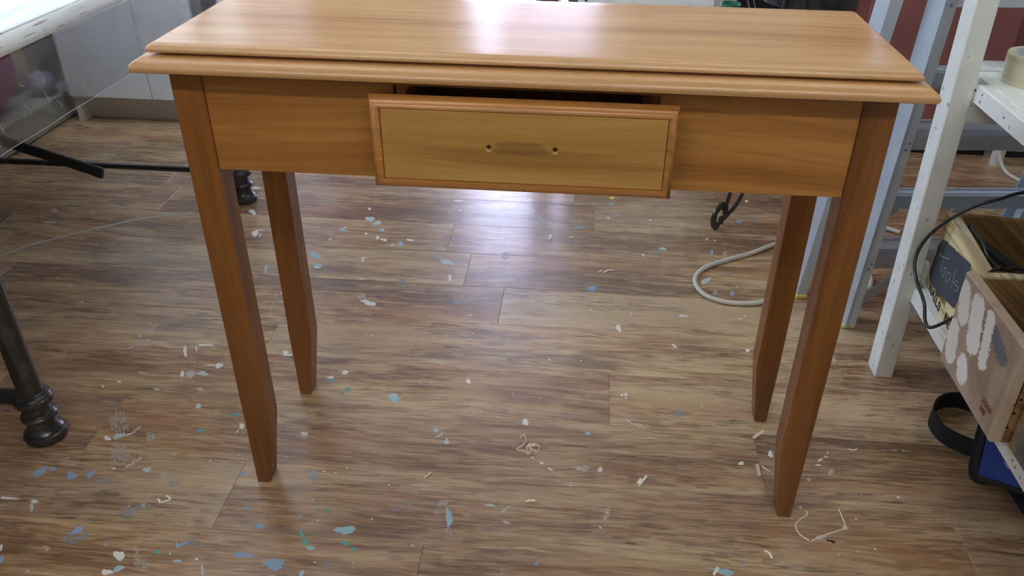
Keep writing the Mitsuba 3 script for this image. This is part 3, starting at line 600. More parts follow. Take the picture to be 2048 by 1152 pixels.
for sx in (-1, 1):
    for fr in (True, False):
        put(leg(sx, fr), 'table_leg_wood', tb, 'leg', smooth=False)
AX = WL - TL
ap = to_m3(span(-AX, AX, 0.004, 0.024, 0.5868, 0.7268, 0.0005)) - to_m3(span(-0.168, 0.168, -0.05, 0.05, 0.612, 0.7135, 0.0003))
put(from_m3(ap), 'table_apron_wood', tb, 'front_apron', smooth=False)
put(span(-AX, AX, DEPTH - 0.024, DEPTH - 0.004, 0.5868, 0.7268, 0.0005), 'table_apron_wood', tb, 'back_apron', smooth=False)
for sx in (-1, 1):
    x = sx * (WL - 0.014)
    put(span(x - 0.01, x + 0.01, TL, DEPTH - TL, 0.5868, 0.7268, 0.0005), 'table_apron_wood', tb, 'side_apron', smooth=False)
    put(span(sx * 0.178 - 0.008, sx * 0.178 + 0.008, 0.024, DEPTH - 0.024, 0.5935, 0.612, 0.001), 'drawer_inside_wood', tb, 'runner', smooth=False)
# the drawer, pulled out a little
X0, X1, Z0, Z1 = -0.191, 0.1895, 0.592, 0.7124
PX0, PX1, PZ0, PZ1 = -0.1742, 0.1766, 0.6095, 0.7025


def moulding(outer, inner, y_out, y_in, back):
    """Drawer-front frame: thumbnail edge running from the outer perimeter up to the flat panel, mitred corners."""
    rows = [(0.0, back), (0.0, y_out + 0.001), (0.04, y_out - 0.0035), (0.16, y_out - 0.010), (0.36, y_out - 0.0165), (0.62, y_in + 0.0008), (0.86, y_in - 0.0002), (0.97, y_in), (0.985, y_in + 0.0012), (1.0, y_in + 0.0012), (1.0, back)]
    v = []
    for t, y in rows:
        x0, x1, z0, z1 = (o + (i - o) * t for o, i in zip(outer, inner))
        v += [(x0, y, z0), (x1, y, z0), (x1, y, z1), (x0, y, z1)]
    n, f = len(rows), []
    for i in range(n):
        for j in range(4):
            a, b, c, d = i * 4 + j, i * 4 + (j + 1) % 4, ((i + 1) % n) * 4 + (j + 1) % 4, ((i + 1) % n) * 4 + j
            f += [(a, b, c), (a, c, d)]
    m = trimesh.Trimesh(v, f, process=False)
    m.fix_normals()
    return m


put(moulding((X0, X1, Z0, Z1), (PX0, PX1, PZ0, PZ1), -0.030, -0.050, -0.026), 'drawer_frame_wood', tb, 'drawer', smooth=35)
pan = to_m3(span(PX0 + 0.0006, PX1 - 0.0006, -0.0495, -0.028, PZ0 + 0.0006, PZ1 - 0.0006, 0.0008))
HOLES = ((-0.0406, 0.6566), (0.0414, 0.6568))
for hx, hz in HOLES:
    cy = m3.Manifold.cylinder(0.06, 0.0029, 0.0029, 20).rotate([90, 0, 0]).translate([hx, 0.0, hz])
    ck = m3.Manifold.cylinder(0.0016, 0.0029, 0.0052, 20).rotate([90, 0, 0]).translate([hx, -0.0480, hz])
    pan = pan - cy - ck
put(from_m3(pan), 'table_drawer_wood', tb, 'drawer__front_panel', smooth=False)
for hx, hz in HOLES:
    put(lathe([(0.0, 0.0), (0.0029, 0.0), (0.0029, 0.001), (0.0, 0.001)], n=16).apply_transform(trimesh.transformations.rotation_matrix(math.pi / 2, [1, 0, 0])).apply_translation((hx, -0.032, hz)), 'hole_dark', tb, 'drawer__screw_hole', smooth=False)
put(cat(span(-0.160, -0.148, -0.026, 0.21, 0.612, 0.694, 0.001), span(0.148, 0.160, -0.026, 0.21, 0.612, 0.694, 0.001), span(-0.148, 0.148, 0.198, 0.21, 0.612, 0.694, 0.001),
        span(-0.148, 0.148, -0.026, -0.016, 0.612, 0.694, 0.001), span(-0.148, 0.148, -0.016, 0.198, 0.616, 0.622, 0.001)), 'drawer_inside_wood', tb, 'drawer__box', smooth=False)

# ------------------------------------------------------------------ the iron-legged bench on the left
bench = thing('work_bench', 'bench with thick white-painted top on black iron legs with turned feet', 'bench')
BX0, BX1, BY0, BY1 = -1.93, -0.885, -1.30, 1.16
put(slab([(-0.02, 0.652), (0.026, 0.652), (0.033, 0.655), (0.0355, 0.6605), (0.0345, 0.668), (0.030, 0.675), (0.023, 0.680), (0.0205, 0.681), (0.0195, 0.675), (0.0165, 0.675), (0.0155, 0.682), (0.008, 0.685), (-0.02, 0.685)], BX0, BX1, BY0, BY1, 0.006, 5), 'bench_paint', bench, 'top', smooth=40)
FOOT = [(0, 0), (0.0335, 0), (0.0355, 0.0015), (0.0368, 0.006), (0.0368, 0.011), (0.0352, 0.0155), (0.0315, 0.0178), (0.0318, 0.0205), (0.0300, 0.0225), (0.0262, 0.0265), (0.0240, 0.033), (0.0232, 0.040), (0.0236, 0.0445), (0.0272, 0.0455), (0.0300, 0.0480), (0.0308, 0.0515),
        (0.0298, 0.0550), (0.0268, 0.0572), (0.0272, 0.0590), (0.0258, 0.0605), (0.0222, 0.0625), (0.0208, 0.067), (0.0206, 0.0745), (0.0240, 0.0760), (0.0242, 0.0790), (0.0290, 0.0800), (0.0322, 0.0830), (0.0332, 0.0875), (0.0322, 0.0920), (0.0290, 0.0945), (0.0296, 0.0965), (0.0280, 0.0985),
        (0.0246, 0.1000), (0.0246, 0.1025), (0.0200, 0.1045), (0.0196, 0.652), (0, 0.652)]
for x in (-0.8816, -1.88):
    for y in (-1.15, 0.0797, 1.075):
        put(lathe(FOOT, (x, y, 0), 40), 'iron', bench, 'leg', smooth=38)
for y in (-1.15, 0.0797, 1.075):
    put(tube([(-1.88, y, 0.088), (-0.8816, y, 0.088)], 0.0085 if y > 1 else 0.0148, 10, 0), 'iron', bench, 'stretcher', smooth=40)
for y in (BY0 + 0.06, BY1 - 0.08):
    put(span(-1.92, -0.902, y, y + 0.02, 0.60, 0.652), 'iron', bench, 'top_rail')
# clear film hanging from the long edge of the bench
film = thing('plastic_film', 'clear scratched plastic sheet hanging below the white bench edge', 'plastic sheet')
ny, nz = 60, 10
yy, zz = np.linspace(-1.25, 1.13, ny), np.linspace(0.5195, 0.652, nz)
V = np.array([(-0.850 + 0.0010 * math.sin(y * 9) * (0.66 - z) / 0.14 + 0.0006 * math.sin(y * 31 + z * 20), y, z) for z in zz for y in yy])
Fc = [q for i in range(nz - 1) for j in range(ny - 1) for q in ((i * ny + j, i * ny + j + 1, (i + 1) * ny + j + 1), (i * ny + j, (i + 1) * ny + j + 1, (i + 1) * ny + j))]
put(trimesh.Trimesh(V, Fc, process=False), 'clear_film', film, 'sheet', smooth=True)
fr = np.random.default_rng(5)
sc = []
for i in range(46):
    y0, z0 = fr.uniform(0.14, 0.85), fr.uniform(0.522, 0.645)
    a, ln = fr.choice([0.9, -0.9, 1.5, -0.6]) + fr.normal(0, 0.25), fr.uniform(0.006, 0.03)
    pts = [(y0 + ln * s * math.cos(a) + 0.002 * math.sin(s * 5 + i), z0 + ln * s * math.sin(a)) for s in np.linspace(0, 1, 5)]
    if all(0.521 < q[1] < 0.65 for q in pts):
        sc.append(strip(pts, fr.uniform(0.0004, 0.0010), 0.0002))
sc.append(strip([(y, 0.5203 + 0.0006 * math.sin(y * 40)) for y in np.linspace(-0.2, 1.1, 60)], 0.0011, 0.0002))
sc = cat(*sc)
put(moved(sc, frame((-0.8475, 0, 0), (0, 1, 0), (0, 0, 1), (1, 0, 0))), 'film_scratch', film, 'scratch', smooth=False, kind='stuff')

bar = thing('flat_bar', 'black flat bar leaning across the thin stretcher below the bench', 'bar')
p0, p1 = np.array([-1.273, 1.040, 0.083]), np.array([-1.62, 1.040, 0.195])
dv = (p1 - p0) / np.linalg.norm(p1 - p0)
put(moved(box((np.linalg.norm(p1 - p0), 0.031, 0.010), (np.linalg.norm(p1 - p0) / 2, 0, 0), 0.002), frame(p0, dv, np.cross((0, 1, 0), dv), np.array([0, 1.0, 0]))), 'black_flat', bar, 'strip', smooth=False)
put(moved(box((0.030, 0.034, 0.014), (0.004, 0, 0), 0.005), frame(p0, dv, np.cross((0, 1, 0), dv), np.array([0, 1.0, 0]))), 'black_flat', bar, 'end_cap', smooth=False)

# ------------------------------------------------------------------ white cabinets at the back left
cab = thing('tall_cabinet', 'tall white laminate cabinet with a set-back kick board, behind the bench', 'cabinet')
put(span(-1.675, -1.01, 1.62, 2.2, 0.094, 2.05, 0.002), 'melamine', cab, 'body', smooth=False)
put(span(-1.674, -1.385, 1.6015, 1.6195, 0.096, 2.04, 0.0015), 'melamine', cab, 'door', smooth=False)
put(span(-1.382, -1.19, 1.6015, 1.6195, 0.096, 2.04, 0.0015), 'melamine', cab, 'door', smooth=False)
put(span(-1.14, -1.012, 1.6015, 1.6195, 0.096, 2.04, 0.0015), 'melamine', cab, 'door', smooth=False)
put(span(-1.66, -1.012, 1.668, 1.686, 0.0, 0.094, 0.001), 'melamine_kick', cab, 'kick_board', smooth=False)
put(span(-1.675, -1.655, 1.6195, 2.19, 0.0, 0.0938, 0.001), 'melamine_kick', cab, 'side_foot', smooth=False)
put(span(-1.19, -1.14, 1.6125, 1.6195, 0.10, 2.03, 0.001), 'melamine_gap', cab, 'filler_strip', smooth=False)

low = thing('low_chest', 'low pale grey chest under the bench, left of the tall cabinet', 'chest')
put(span(-1.93, -1.722, 1.13, 1.75, 0.003, 0.085, 0.002), 'grey_board', low, 'side', smooth=False)
put(span(-1.935, -1.715, 1.12, 1.755, 0.085, 0.097, 0.003), 'grey_board', low, 'lid', smooth=False)


def bundle(c, r, seed, squash=(1, 1, 1)):
    m = trimesh.creation.icosphere(3, 1.0)
    v = np.asarray(m.vertices)
    d = 0.75 + 0.5 * meshkit.fbm(v * 1.6 + seed, 3, seed)
    v = v * d[:, None] * np.array(r) * np.array(squash)
    v[:, 2] -= v[:, 2].min()
    v[:, 2] = np.maximum(v[:, 2], 0.004) - 0.004
    m = trimesh.Trimesh(v + np.array(c), m.faces, process=False)
    return m


for label, c, r, s, mat in (('bundled plum-coloured cloth lying on the low white chest', (-1.80, 1.40, 0.097), (0.065, 0.125, 0.14), 3, 'purple_cloth'),
                            ('bundled cream cloth on the low white chest, next to the tall cabinet', (-1.88, 1.625, 0.097), (0.045, 0.08, 0.11), 8, 'cream_cloth'),
                            ('pale lavender cloth bundle on the low white chest, between plum and cream cloth', (-1.765, 1.605, 0.097), (0.042, 0.05, 0.04), 12, 'lavender_cloth')):
    t = thing('cloth_bundle', label, 'cloth', 'cloth bundles on the low chest')
    put(bundle(c, r, s), mat, t, smooth=True)

# ------------------------------------------------------------------ white shelving on the right
sh = thing('shelf_unit', 'white-painted timber shelving unit with square posts, holding a tape roll and wooden boxes', 'shelf')


def lean_post(x0, x1, y0, y1, lean, h):
    m = span(x0, x1, y0, y1, 0, h, 0.0018)
    v = np.array(m.vertices); v[:, 0] += lean * v[:, 2]; m.vertices = v
    return m


put(lean_post(0.7050, 0.7410, 0.4025, 0.4500, -0.0228, 1.7), 'shelf_white', sh, 'post', smooth=False)
put(lean_post(0.7050, 0.7410, -1.30, -1.2525, -0.0228, 1.7), 'shelf_white', sh, 'post', smooth=False)
put(lean_post(1.22, 1.256, 0.4025, 0.4500, -0.0228, 1.7), 'shelf_white', sh, 'post', smooth=False)
put(span(0.7285, 0.7485, -1.25, 0.4015, 0.5905, 0.6215, 0.0016), 'shelf_white', sh, 'side_rail', smooth=False)
put(span(0.7490, 1.215, -1.25, 0.533, 0.598, 0.6215, 0.0014), 'shelf_white', sh, 'shelf_board', smooth=False)
put(span(0.7300, 1.22, 0.4780, 0.5330, 0.6218, 0.6255, 0.0012), 'shelf_white', sh, 'back_slat', smooth=False)
put(span(0.7280, 1.215, 0.4055, 0.4400, 0.552, 0.5975, 0.0014), 'shelf_white', sh, 'cross_rail', smooth=False)
put(span(0.7285, 0.7485, -1.25, 0.4015, 0.190, 0.2215, 0.0016), 'shelf_white', sh, 'side_rail', smooth=False)
put(span(0.7490, 1.235, -1.25, 0.450, 0.198, 0.2215, 0.0014), 'shelf_white', sh, 'shelf_board', smooth=False)
put(span(0.7370, 1.235, 0.4055, 0.4400, 0.150, 0.1975, 0.0014), 'shelf_white', sh, 'cross_rail', smooth=False)
put(span(0.7465, 0.7600, 0.4275, 0.4440, 0.2218, 0.260, 0.0014), 'shelf_white', sh, 'end_block', smooth=False)
nl = [lathe([(0, 0), (0.0022, 0), (0.0018, 0.0006), (0, 0.0006)], n=8).apply_transform(trimesh.transformations.rotation_matrix(-math.pi / 2, [0, 1, 0])).apply_translation((0.7284, y, z)) for y, z in ((0.375, 0.612), (0.375, 0.600), (0.285, 0.606), (-0.055, 0.206), (-0.066, 0.203))]
for q in nl:
    put(q, 'rivet', sh, 'nail', smooth=False)

# roll of packing tape
tr = thing('tape_roll', 'roll of clear packing tape lying on the white shelf', 'tape roll')
cx, cy, cz = 0.8235, 0.4375 - 0.042, 0.6216
cx, cy = 0.826, 0.424
put(lathe([(0.0395, 0.0), (0.0495, 0.0), (0.0500, 0.0008), (0.0500, 0.0462), (0.0495, 0.047), (0.0395, 0.047)], (cx, cy, 0.6217), 56), 'tape_film', tr, 'tape', smooth=30)
put(lathe([(0.0375, 0.0004), (0.0394, 0.0004), (0.0394, 0.0466), (0.0375, 0.0466), (0.0375, 0.0004)], (cx, cy, 0.6217), 56), 'tape_core', tr, 'core', smooth=30)


def ring_text(txt, h, r, a0, z, c):
    """Lettering on the inside wall of a ring, a0 = angle of its left end as read from inside."""
    m = meshkit.text_mesh(txt, h, 0.0003, True)
    v = np.asarray(m.vertices)
    a = a0 - v[:, 0] / r
    rr = r - 0.0001 - v[:, 2]
    m = trimesh.Trimesh(np.stack([c[0] + rr * np.cos(a), c[1] + rr * np.sin(a), z + v[:, 1]], 1), m.faces, process=False)
    m.fix_normals()
    return m


put(ring_text('M+', 0.010, 0.0375, math.radians(86), 0.6217 + 0.034, (cx, cy)), 'ink_black', tr, 'core_print', smooth=False)
put(ring_text('PA', 0.009, 0.0375, math.radians(126), 0.6217 + 0.022, (cx, cy)), 'ink_black', tr, 'core_print', smooth=False)

# open tool crate
cr = thing('tool_crate', 'open pale wooden crate with a chalked black panel, printed NAILS, on the lower white shelf', 'crate')
O, E1, E2 = np.array([0.7567, 0.4261, 0.2222]), np.array([-0.1054, -0.9944, 0]), np.array([0.9944, -0.1054, 0])
CF = frame(O, E1, E2, (0, 0, 1))      # along the visible side, into the crate, up
L1, W1, H1, TK = 0.226, 0.29, 0.152, 0.020
C = lambda a0, a1, b0, b1, c0, c1, c=0.0015: moved(span(a0, a1, b0, b1, c0, c1, c), CF)
put(C(0, L1, 0, TK, 0, H1 - 0.004), 'crate_pale', cr, 'side', smooth=False)
put(C(0, L1, W1 - TK, W1, 0, H1 - 0.004), 'crate_pale', cr, 'side', smooth=False)
put(C(0, L1, -0.001, TK + 0.001, H1 - 0.004, H1, 0.001), 'crate_rim', cr, 'rim', smooth=False)
put(C(0.0, 0.012, TK, W1 - TK, 0, H1), 'crate_brown', cr, 'end', smooth=False)
put(C(L1 - 0.012, L1, TK, W1 - TK, 0, H1), 'crate_brown', cr, 'end', smooth=False)
put(C(0.012, L1 - 0.012, TK, W1 - TK, 0.001, 0.009), 'crate_brown', cr, 'base', smooth=False)
FF = frame(O - 0.0004 * E2, E1, (0, 0, 1), -E2)          # flat things on the visible side: x towards the camera, y up
bp = np.array([[0.0149, 0.0959], [0.030, 0.1085], [0.0481, 0.113], [0.058, 0.114], [0.11, 0.126], [0.1701, 0.138], [0.1791, 0.1386], [0.1795, 0.10], [0.1782, 0.0773], [0.1709, 0.0468], [0.150, 0.041], [0.1294, 0.0351], [0.080, 0.0235], [0.0328, 0.0146], [0.018, 0.020], [0.0094, 0.0288], [0.0095, 0.045], [0.0116, 0.0646], [0.0125, 0.08]])
br = np.random.default_rng(3)
dense = np.vstack([bp[i] + (bp[(i + 1) % len(bp)] - bp[i]) * t for i in range(len(bp)) for t in np.linspace(0, 1, 5, endpoint=False)])
dense = dense + br.normal(0, 0.0007, dense.shape)
put(extrude(dense, 0.0004, FF), 'chalkboard', cr, 'chalk_panel', smooth=False)
FC = frame(O - 0.0009 * E2, E1, (0, 0, 1), -E2)
CH = [[(0.0321, 0.0786), (0.050, 0.083), (0.0814, 0.0963)], [(0.056, 0.0811), (0.0604, 0.0569)], [(0.0700, 0.070), (0.0786, 0.0766), (0.0831, 0.0740), (0.0800, 0.060), (0.0722, 0.057), (0.070, 0.066)],
      [(0.1101, 0.0811), (0.099, 0.0785), (0.0945, 0.0702), (0.0974, 0.0604), (0.107, 0.062), (0.112, 0.072), (0.1101, 0.0811)], [(0.1251, 0.1035), (0.13, 0.0636)],
      [(0.1519, 0.0891), (0.141, 0.0855), (0.1347, 0.0768), (0.1563, 0.0829), (0.1606, 0.0772), (0.1502, 0.071)]]
for c in CH:
    put(moved(strip(smooth_path(np.array(c), 5), 0.0011, 0.0002), FC), 'chalk', cr, 'chalk_letter', smooth=False)


def lettering(txt, height, x, y, F, slant=0.0, wide=1.0):
    m = meshkit.text_mesh(txt, height, 0.0003, True)
    v = np.array(m.vertices); v[:, 0] *= wide
    m.vertices = v
    m.apply_transform(rotz(slant)); m.apply_translation((x, y, 0))
    return moved(m, F)


put(lettering('NAILS', 0.0165, 0.0300, 0.0008, FF, 0.0, 1.18), 'ink_black', cr, 'lettering', smooth=False)
put(lettering('NE', 0.016, 0.1420, 0.0055, FF, 0.0, 1.15), 'ink_black', cr, 'lettering', smooth=False)
for k in range(4):
    put(moved(strip([(0.066 + 0.002 * k, 0.0185 + 0.0021 * k), (0.128, 0.0255 + 0.0028 * k)], 0.0010, 0.0003), FF), 'ink_black', cr, 'printed_line', smooth=False)
# black bar inside it
tl_ = thing('black_tool_bar', 'flat black bar lying slanted inside the pale tool crate', 'tool')
qa, qb = np.array([0.075, 0.050, 0.128]), np.array([0.165, 0.235, 0.020])      # leaning from the rim down to the base, in crate axes
qd = (qb - qa) / np.linalg.norm(qb - qa)
qs = np.cross((0, 0, 1), qd); qs /= np.linalg.norm(qs)
put(moved(box((np.linalg.norm(qb - qa), 0.024, 0.010), (np.linalg.norm(qb - qa) / 2, 0, 0), 0.003), CF @ frame(qa, qd, qs, np.cross(qd, qs))), 'black_flat', tl_, smooth=False)

# box with painted test patches
pb = thing('painted_box', 'open wooden box with white and blue paint test patches, overhanging the lower shelf', 'box')
BXa, BYa, BYb, BZ, BH, BT, BW = 0.697, -0.0369, 0.1714, 0.2222, 0.171, 0.017, 0.34
m = span(BXa, BXa + BT, BYa, BYb, BZ, BZ + BH, 0.0015)
v = np.array(m.vertices); v[:, 0] -= (v[:, 2] - BZ) * 0.03; m.vertices = v
put(m, 'painted_box_face', pb, 'side', smooth=False)
put(span(BXa + BT, BXa + BW, BYb - 0.014, BYb, BZ, BZ + BH, 0.0015), 'crate_rim', pb, 'back', smooth=False)
put(span(BXa + BT, BXa + BW, BYb - 0.0155, BYb - 0.0142, BZ + 0.01, BZ + BH - 0.004, 0.0004), 'crate_brown', pb, 'lining', smooth=False)
put(span(BXa + BT, BXa + BW, BYa, BYa + 0.014, BZ, BZ + BH, 0.0015), 'crate_brown', pb, 'front', smooth=False)
put(span(BXa + BT, BXa + BW, BYa + 0.0142, BYb - 0.0157, BZ, BZ + 0.008, 0.001), 'crate_brown', pb, 'base', smooth=False)
put(span(BXa + BW, BXa + BW + BT, BYa, BYb, BZ, BZ + BH, 0.0015), 'crate_pale', pb, 'side', smooth=False)
PF = frame((BXa - 0.0004, 0, 0), (0, -1, 0), (0, 0, 1), (-1, 0, 0))
put(lettering('25KG', 0.0088, -0.0150, 0.2580, frame((BXa - 0.0017, 0, 0), (0, -1, 0), (0, 0, 1), (-1, 0, 0)), 0.0), 'ink_brown', pb, 'lettering', smooth=False)
put(lettering('ME', 0.0088, -0.0130, 0.2440, frame((BXa - 0.0012, 0, 0), (0, -1, 0), (0, 0, 1), (-1, 0, 0)), 0.0), 'ink_brown', pb, 'lettering', smooth=False)
put(lettering('EAG', 0.0062, 0.0, 0.0, frame((0.7268, BYa - 0.0004, 0.288), (0, 0, 1), (-1, 0, 0), (0, -1, 0))), 'ink_red', pb, 'lettering', smooth=False)
for x, z, r in ((0.7075, 0.2525, 0.0020), (0.7085, 0.2795, 0.0022), (0.7105, 0.3050, 0.0022), (0.7120, 0.3400, 0.0020), (0.7035, 0.2945, 0.0012)):
    put(lathe([(0, 0), (r, 0), (r * 0.8, 0.0005), (0, 0.0005)], n=12).apply_transform(trimesh.transformations.rotation_matrix(math.pi / 2, [1, 0, 0])).apply_translation((x + 0.006, BYa - 0.0001, z)), 'hole_dark', pb, 'nail_hole', smooth=False)

sb = thing('smeared_box', 'greenish-brown wooden box with a blue paint smear at the right edge of the photo', 'box')
put(span(0.7215, 0.7365, -0.33, -0.0415, 0.2222, 0.40, 0.0015), 'blue_smear_wood', sb, 'side', smooth=False)
put(span(0.7370, 1.06, -0.0565, -0.0415, 0.2222, 0.392, 0.0015), 'crate_brown', sb, 'end', smooth=False)
put(span(0.7370, 1.06, -0.33, -0.315, 0.2222, 0.392, 0.0015), 'crate_brown', sb, 'end', smooth=False)
put(span(1.045, 1.06, -0.3145, -0.057, 0.2222, 0.392, 0.0015), 'crate_brown', sb, 'side', smooth=False)

# cords on the right
bc = thing('power_lead', 'black electric cord looping out of the shelf over the tool crate', 'cord')
put(tube([(0.99, 0.33, 0.47), (0.90, 0.345, 0.462), (0.84, 0.3561, 0.4501), (0.80, 0.3484, 0.4394), (0.765, 0.3532, 0.4217), (0.735, 0.3769, 0.3755), (0.715, 0.3883, 0.3323), (0.705, 0.3814, 0.2931), (0.705, 0.3519, 0.2674), (0.70, 0.2881, 0.2587), (0.70, 0.2649, 0.2366),
          (0.70, 0.2397, 0.2377), (0.712, 0.218, 0.2660), (0.722, 0.200, 0.300), (0.7225, 0.190, 0.335), (0.735, 0.193, 0.372), (0.758, 0.208, 0.3805), (0.775, 0.228, 0.372), (0.80, 0.262, 0.350), (0.83, 0.275, 0.345), (0.86, 0.255, 0.345), (0.87, 0.225, 0.345), (0.845, 0.208, 0.346), (0.80, 0.225, 0.352), (0.772, 0.262, 0.366), (0.770, 0.30, 0.3805), (0.772, 0.345, 0.380), (0.783, 0.384, 0.366), (0.790, 0.396, 0.320)],
         0.0031, 10, 8), 'cord_black', bc, smooth=50)

# blue bag under the lowest shelf
bag = thing('blue_tool_bag', 'blue fabric tool bag with black trim and strap, under the white shelf', 'bag')
m = box((0.30, 0.52, 0.150), (0.985, -0.155, 0.075), 0.02)
m = m.subdivide().subdivide().subdivide()
v = np.array(m.vertices); nz_ = meshkit.fbm(v * 9, 3, 4)[:, None] - 0.5
v[:, :2] += 0.02 * nz_; v[:, 2] *= (1 + 0.16 * nz_[:, 0]); v[:, 2] = np.maximum(v[:, 2], 0.0005); m.vertices = v
put(m, 'navy_fabric', bag, 'body', smooth=True)


def sheet(pts4, n=10, thick=0.003, sag=0.006, seed=1):
    """A slack quadrilateral of cloth with thickness; pts4 in order around."""
    a, b, c, d = (np.array(q, float) for q in pts4)
    nn = np.cross(b - a, d - a); nn /= np.linalg.norm(nn)
    g = np.array([[(a * (1 - s) + b * s) * (1 - t) + (d * (1 - s) + c * s) * t + nn * sag * math.sin(math.pi * s) * math.sin(math.pi * t) for s in np.linspace(0, 1, n)] for t in np.linspace(0, 1, n)])
    top, bot = g.reshape(-1, 3) + nn * thick / 2, g.reshape(-1, 3) - nn * thick / 2
    f, N = [], n * n
    for i in range(n - 1):
        for j in range(n - 1):
            p, q, r_, s_ = i * n + j, i * n + j + 1, (i + 1) * n + j + 1, (i + 1) * n + j
            f += [(p, q, r_), (p, r_, s_), (p + N, r_ + N, q + N), (p + N, s_ + N, r_ + N)]
    edge = [j for j in range(n)] + [i * n + n - 1 for i in range(1, n)] + [(n - 1) * n + j for j in range(n - 2, -1, -1)] + [i * n for i in range(n - 2, 0, -1)]
    for p, q in zip(edge, edge[1:] + edge[:1]):
        f += [(p, p + N, q + N), (p, q + N, q)]
    m = trimesh.Trimesh(np.vstack([top, bot]), f, process=False)
    m.fix_normals()
    return m


F4 = [(0.7990, 0.131, 0.007), (0.8050, 0.175, 0.140), (0.8120, -0.06, 0.158), (0.8080, -0.03, 0.112)]
put(sheet(F4, 12), 'blue_fabric', bag, 'flap', smooth=True)
put(tube([np.array(q) + (-0.002, 0, 0) for q in (F4[1], F4[0], (0.803, 0.066, 0.046), F4[3])], 0.0045, 8, 6), 'webbing', bag, 'flap_trim', smooth=40)
put(sheet([(0.7965, 0.1305, 0.009), (0.8030, 0.1745, 0.138), (0.8040, 0.158, 0.139), (0.7985, 0.112, 0.014)], 6, 0.002, 0.0), 'webbing', bag, 'trim_band', smooth=True)
band = [(0.862, 0.300, 0.026), (0.842, 0.313, 0.0225), (0.8196, 0.316, 0.020), (0.795, 0.304, 0.019), (0.7775, 0.282, 0.019), (0.7675, 0.2546, 0.019), (0.772, 0.2198, 0.019), (0.785, 0.201, 0.019), (0.802, 0.187, 0.020), (0.822, 0.165, 0.024), (0.840, 0.130, 0.030)]
put(sweep(smooth_path(band, 6), [(-0.0015, -0.0185), (0.0015, -0.0185), (0.0015, 0.0185), (-0.0015, 0.0185)]), 'webbing', bag, 'strap', smooth=30)
put(moved(cat(strip([(0, 0.0), (0.016, 0.002)], 0.0016), strip([(0, 0.006), (0.015, 0.008)], 0.0016), strip([(0.003, 0.012), (0.013, 0.013)], 0.0014)), frame((0.8020, 0.066, 0.092), (0, -1, 0), (0.0, 0, 1), (-1, 0, 0))), 'paint_cream', bag, 'badge', smooth=False)

# ------------------------------------------------------------------ folded aluminium ladder
ld = thing('step_ladder', 'folded aluminium step ladder standing behind the white shelf post', 'ladder')
A6 = math.radians(6.0)
dd, nn = np.array([math.cos(A6), math.sin(A6), 0]), np.array([-math.sin(A6), math.cos(A6), 0])
WID = 0.47


def lad(F0, lean):
    """Matrix of a ladder half: x across, y depth away from the camera, z up along its rails."""
    w = nn * lean + np.array([0, 0, 1.0])
    m = np.eye(4); m[:3, 0], m[:3, 1], m[:3, 2], m[:3, 3] = dd, nn, w, F0
    return m


def rail(mat, side, web, flange, z1, round_front):
    """Channel rail: web on the outer side, flanges turned inwards."""
    t = 0.0025
    s = 1 if side < 0 else -1
    x0 = 0.0 if side < 0 else WID
    if round_front:
        # front edge rolled into a half-round tube
        a = np.linspace(-math.pi / 2 - 0.3, math.pi / 2 + 0.3, 12)
        prof = [(0.0, web), (0.0, 0.012)] + [(0.011 - 0.011 * math.cos(q), -0.004 + 0.0 + 0.016 * (-abs(math.cos(q)) * 0.55)) for q in np.linspace(0.25, math.pi - 0.05, 9)] + [(flange, 0.004), (flange, 0.010), (0.006, 0.010), (t, 0.014), (t, web - t), (flange * 0.8, web - t), (flange * 0.8, web)]
    else:
        prof = [(0, web), (0, 0), (flange, 0), (flange, t), (t, t), (t, web - t), (flange, web - t), (flange, web)]
    e = extrude([(x0 + s * p[0], p[1]) for p in prof], z1)
    return moved(e, mat)


MF, MR = lad((0.6835, 0.5830, 0.0), -0.065), lad((0.6050, 0.7000, 0.0), -0.165)
for mat, web, fl, rf in ((MF, 0.050, 0.022, True), (MR, 0.058, 0.024, False)):
    for side in (-1, 1):
        r_ = put(rail(mat, side, web, fl, 1.9, rf).apply_translation((0, 0, 0.006)), 'aluminium', ld, 'rail', smooth=35)
        x0 = -0.003 if side < 0 else WID - fl
        put(moved(span(x0, x0 + fl + 0.003, -0.006, web + 0.004, -0.006 + 0.006, 0.010, 0.002), mat), 'yellow_foot', ld, 'foot', smooth=False)
for z in (0.157, 0.437, 0.713, 0.99, 1.27):
    y0, y1 = 0.006, 0.090
    put(moved(cat(span(0.012, WID - 0.012, y0, y0 + 0.003, z, z + 0.030, 0.001), span(0.012, WID - 0.012, y0, y1, z + 0.0275, z + 0.0305, 0.001), *[span(0.014, WID - 0.014, y0 + 0.004 + 0.0062 * k, y0 + 0.0075 + 0.0062 * k, z + 0.030, z + 0.0322, 0.0006) for k in range(5)],
                  span(0.014, WID - 0.014, y1 - 0.010, y1, z + 0.030, z + 0.034, 0.001)), MF), 'aluminium_face', ld, 'tread', smooth=False)
    for dz in (0.006, 0.020):
        put(moved(lathe([(0, 0), (0.0028, 0), (0.002, 0.0016), (0, 0.002)], n=10).apply_transform(trimesh.transformations.rotation_matrix(math.pi / 2, [1, 0, 0])).apply_translation((0.014 + (0.004 if dz > 0.01 else 0), -0.0085, z + dz)), MF), 'rivet', ld, 'rivet', smooth=False)
for z in (0.255, 0.540, 0.825, 1.11):
    put(moved(cat(span(0.012, WID - 0.012, 0.004, 0.007, z, z + 0.033, 0.001), span(0.012, WID - 0.012, 0.004, 0.040, z + 0.0305, z + 0.034, 0.001), span(0.014, WID - 0.014, 0.012, 0.016, z + 0.034, z + 0.036, 0.0006), span(0.014, WID - 0.014, 0.034, 0.040, z + 0.034, z + 0.037, 0.0006)), MR), 'aluminium', ld, 'rung', smooth=False)
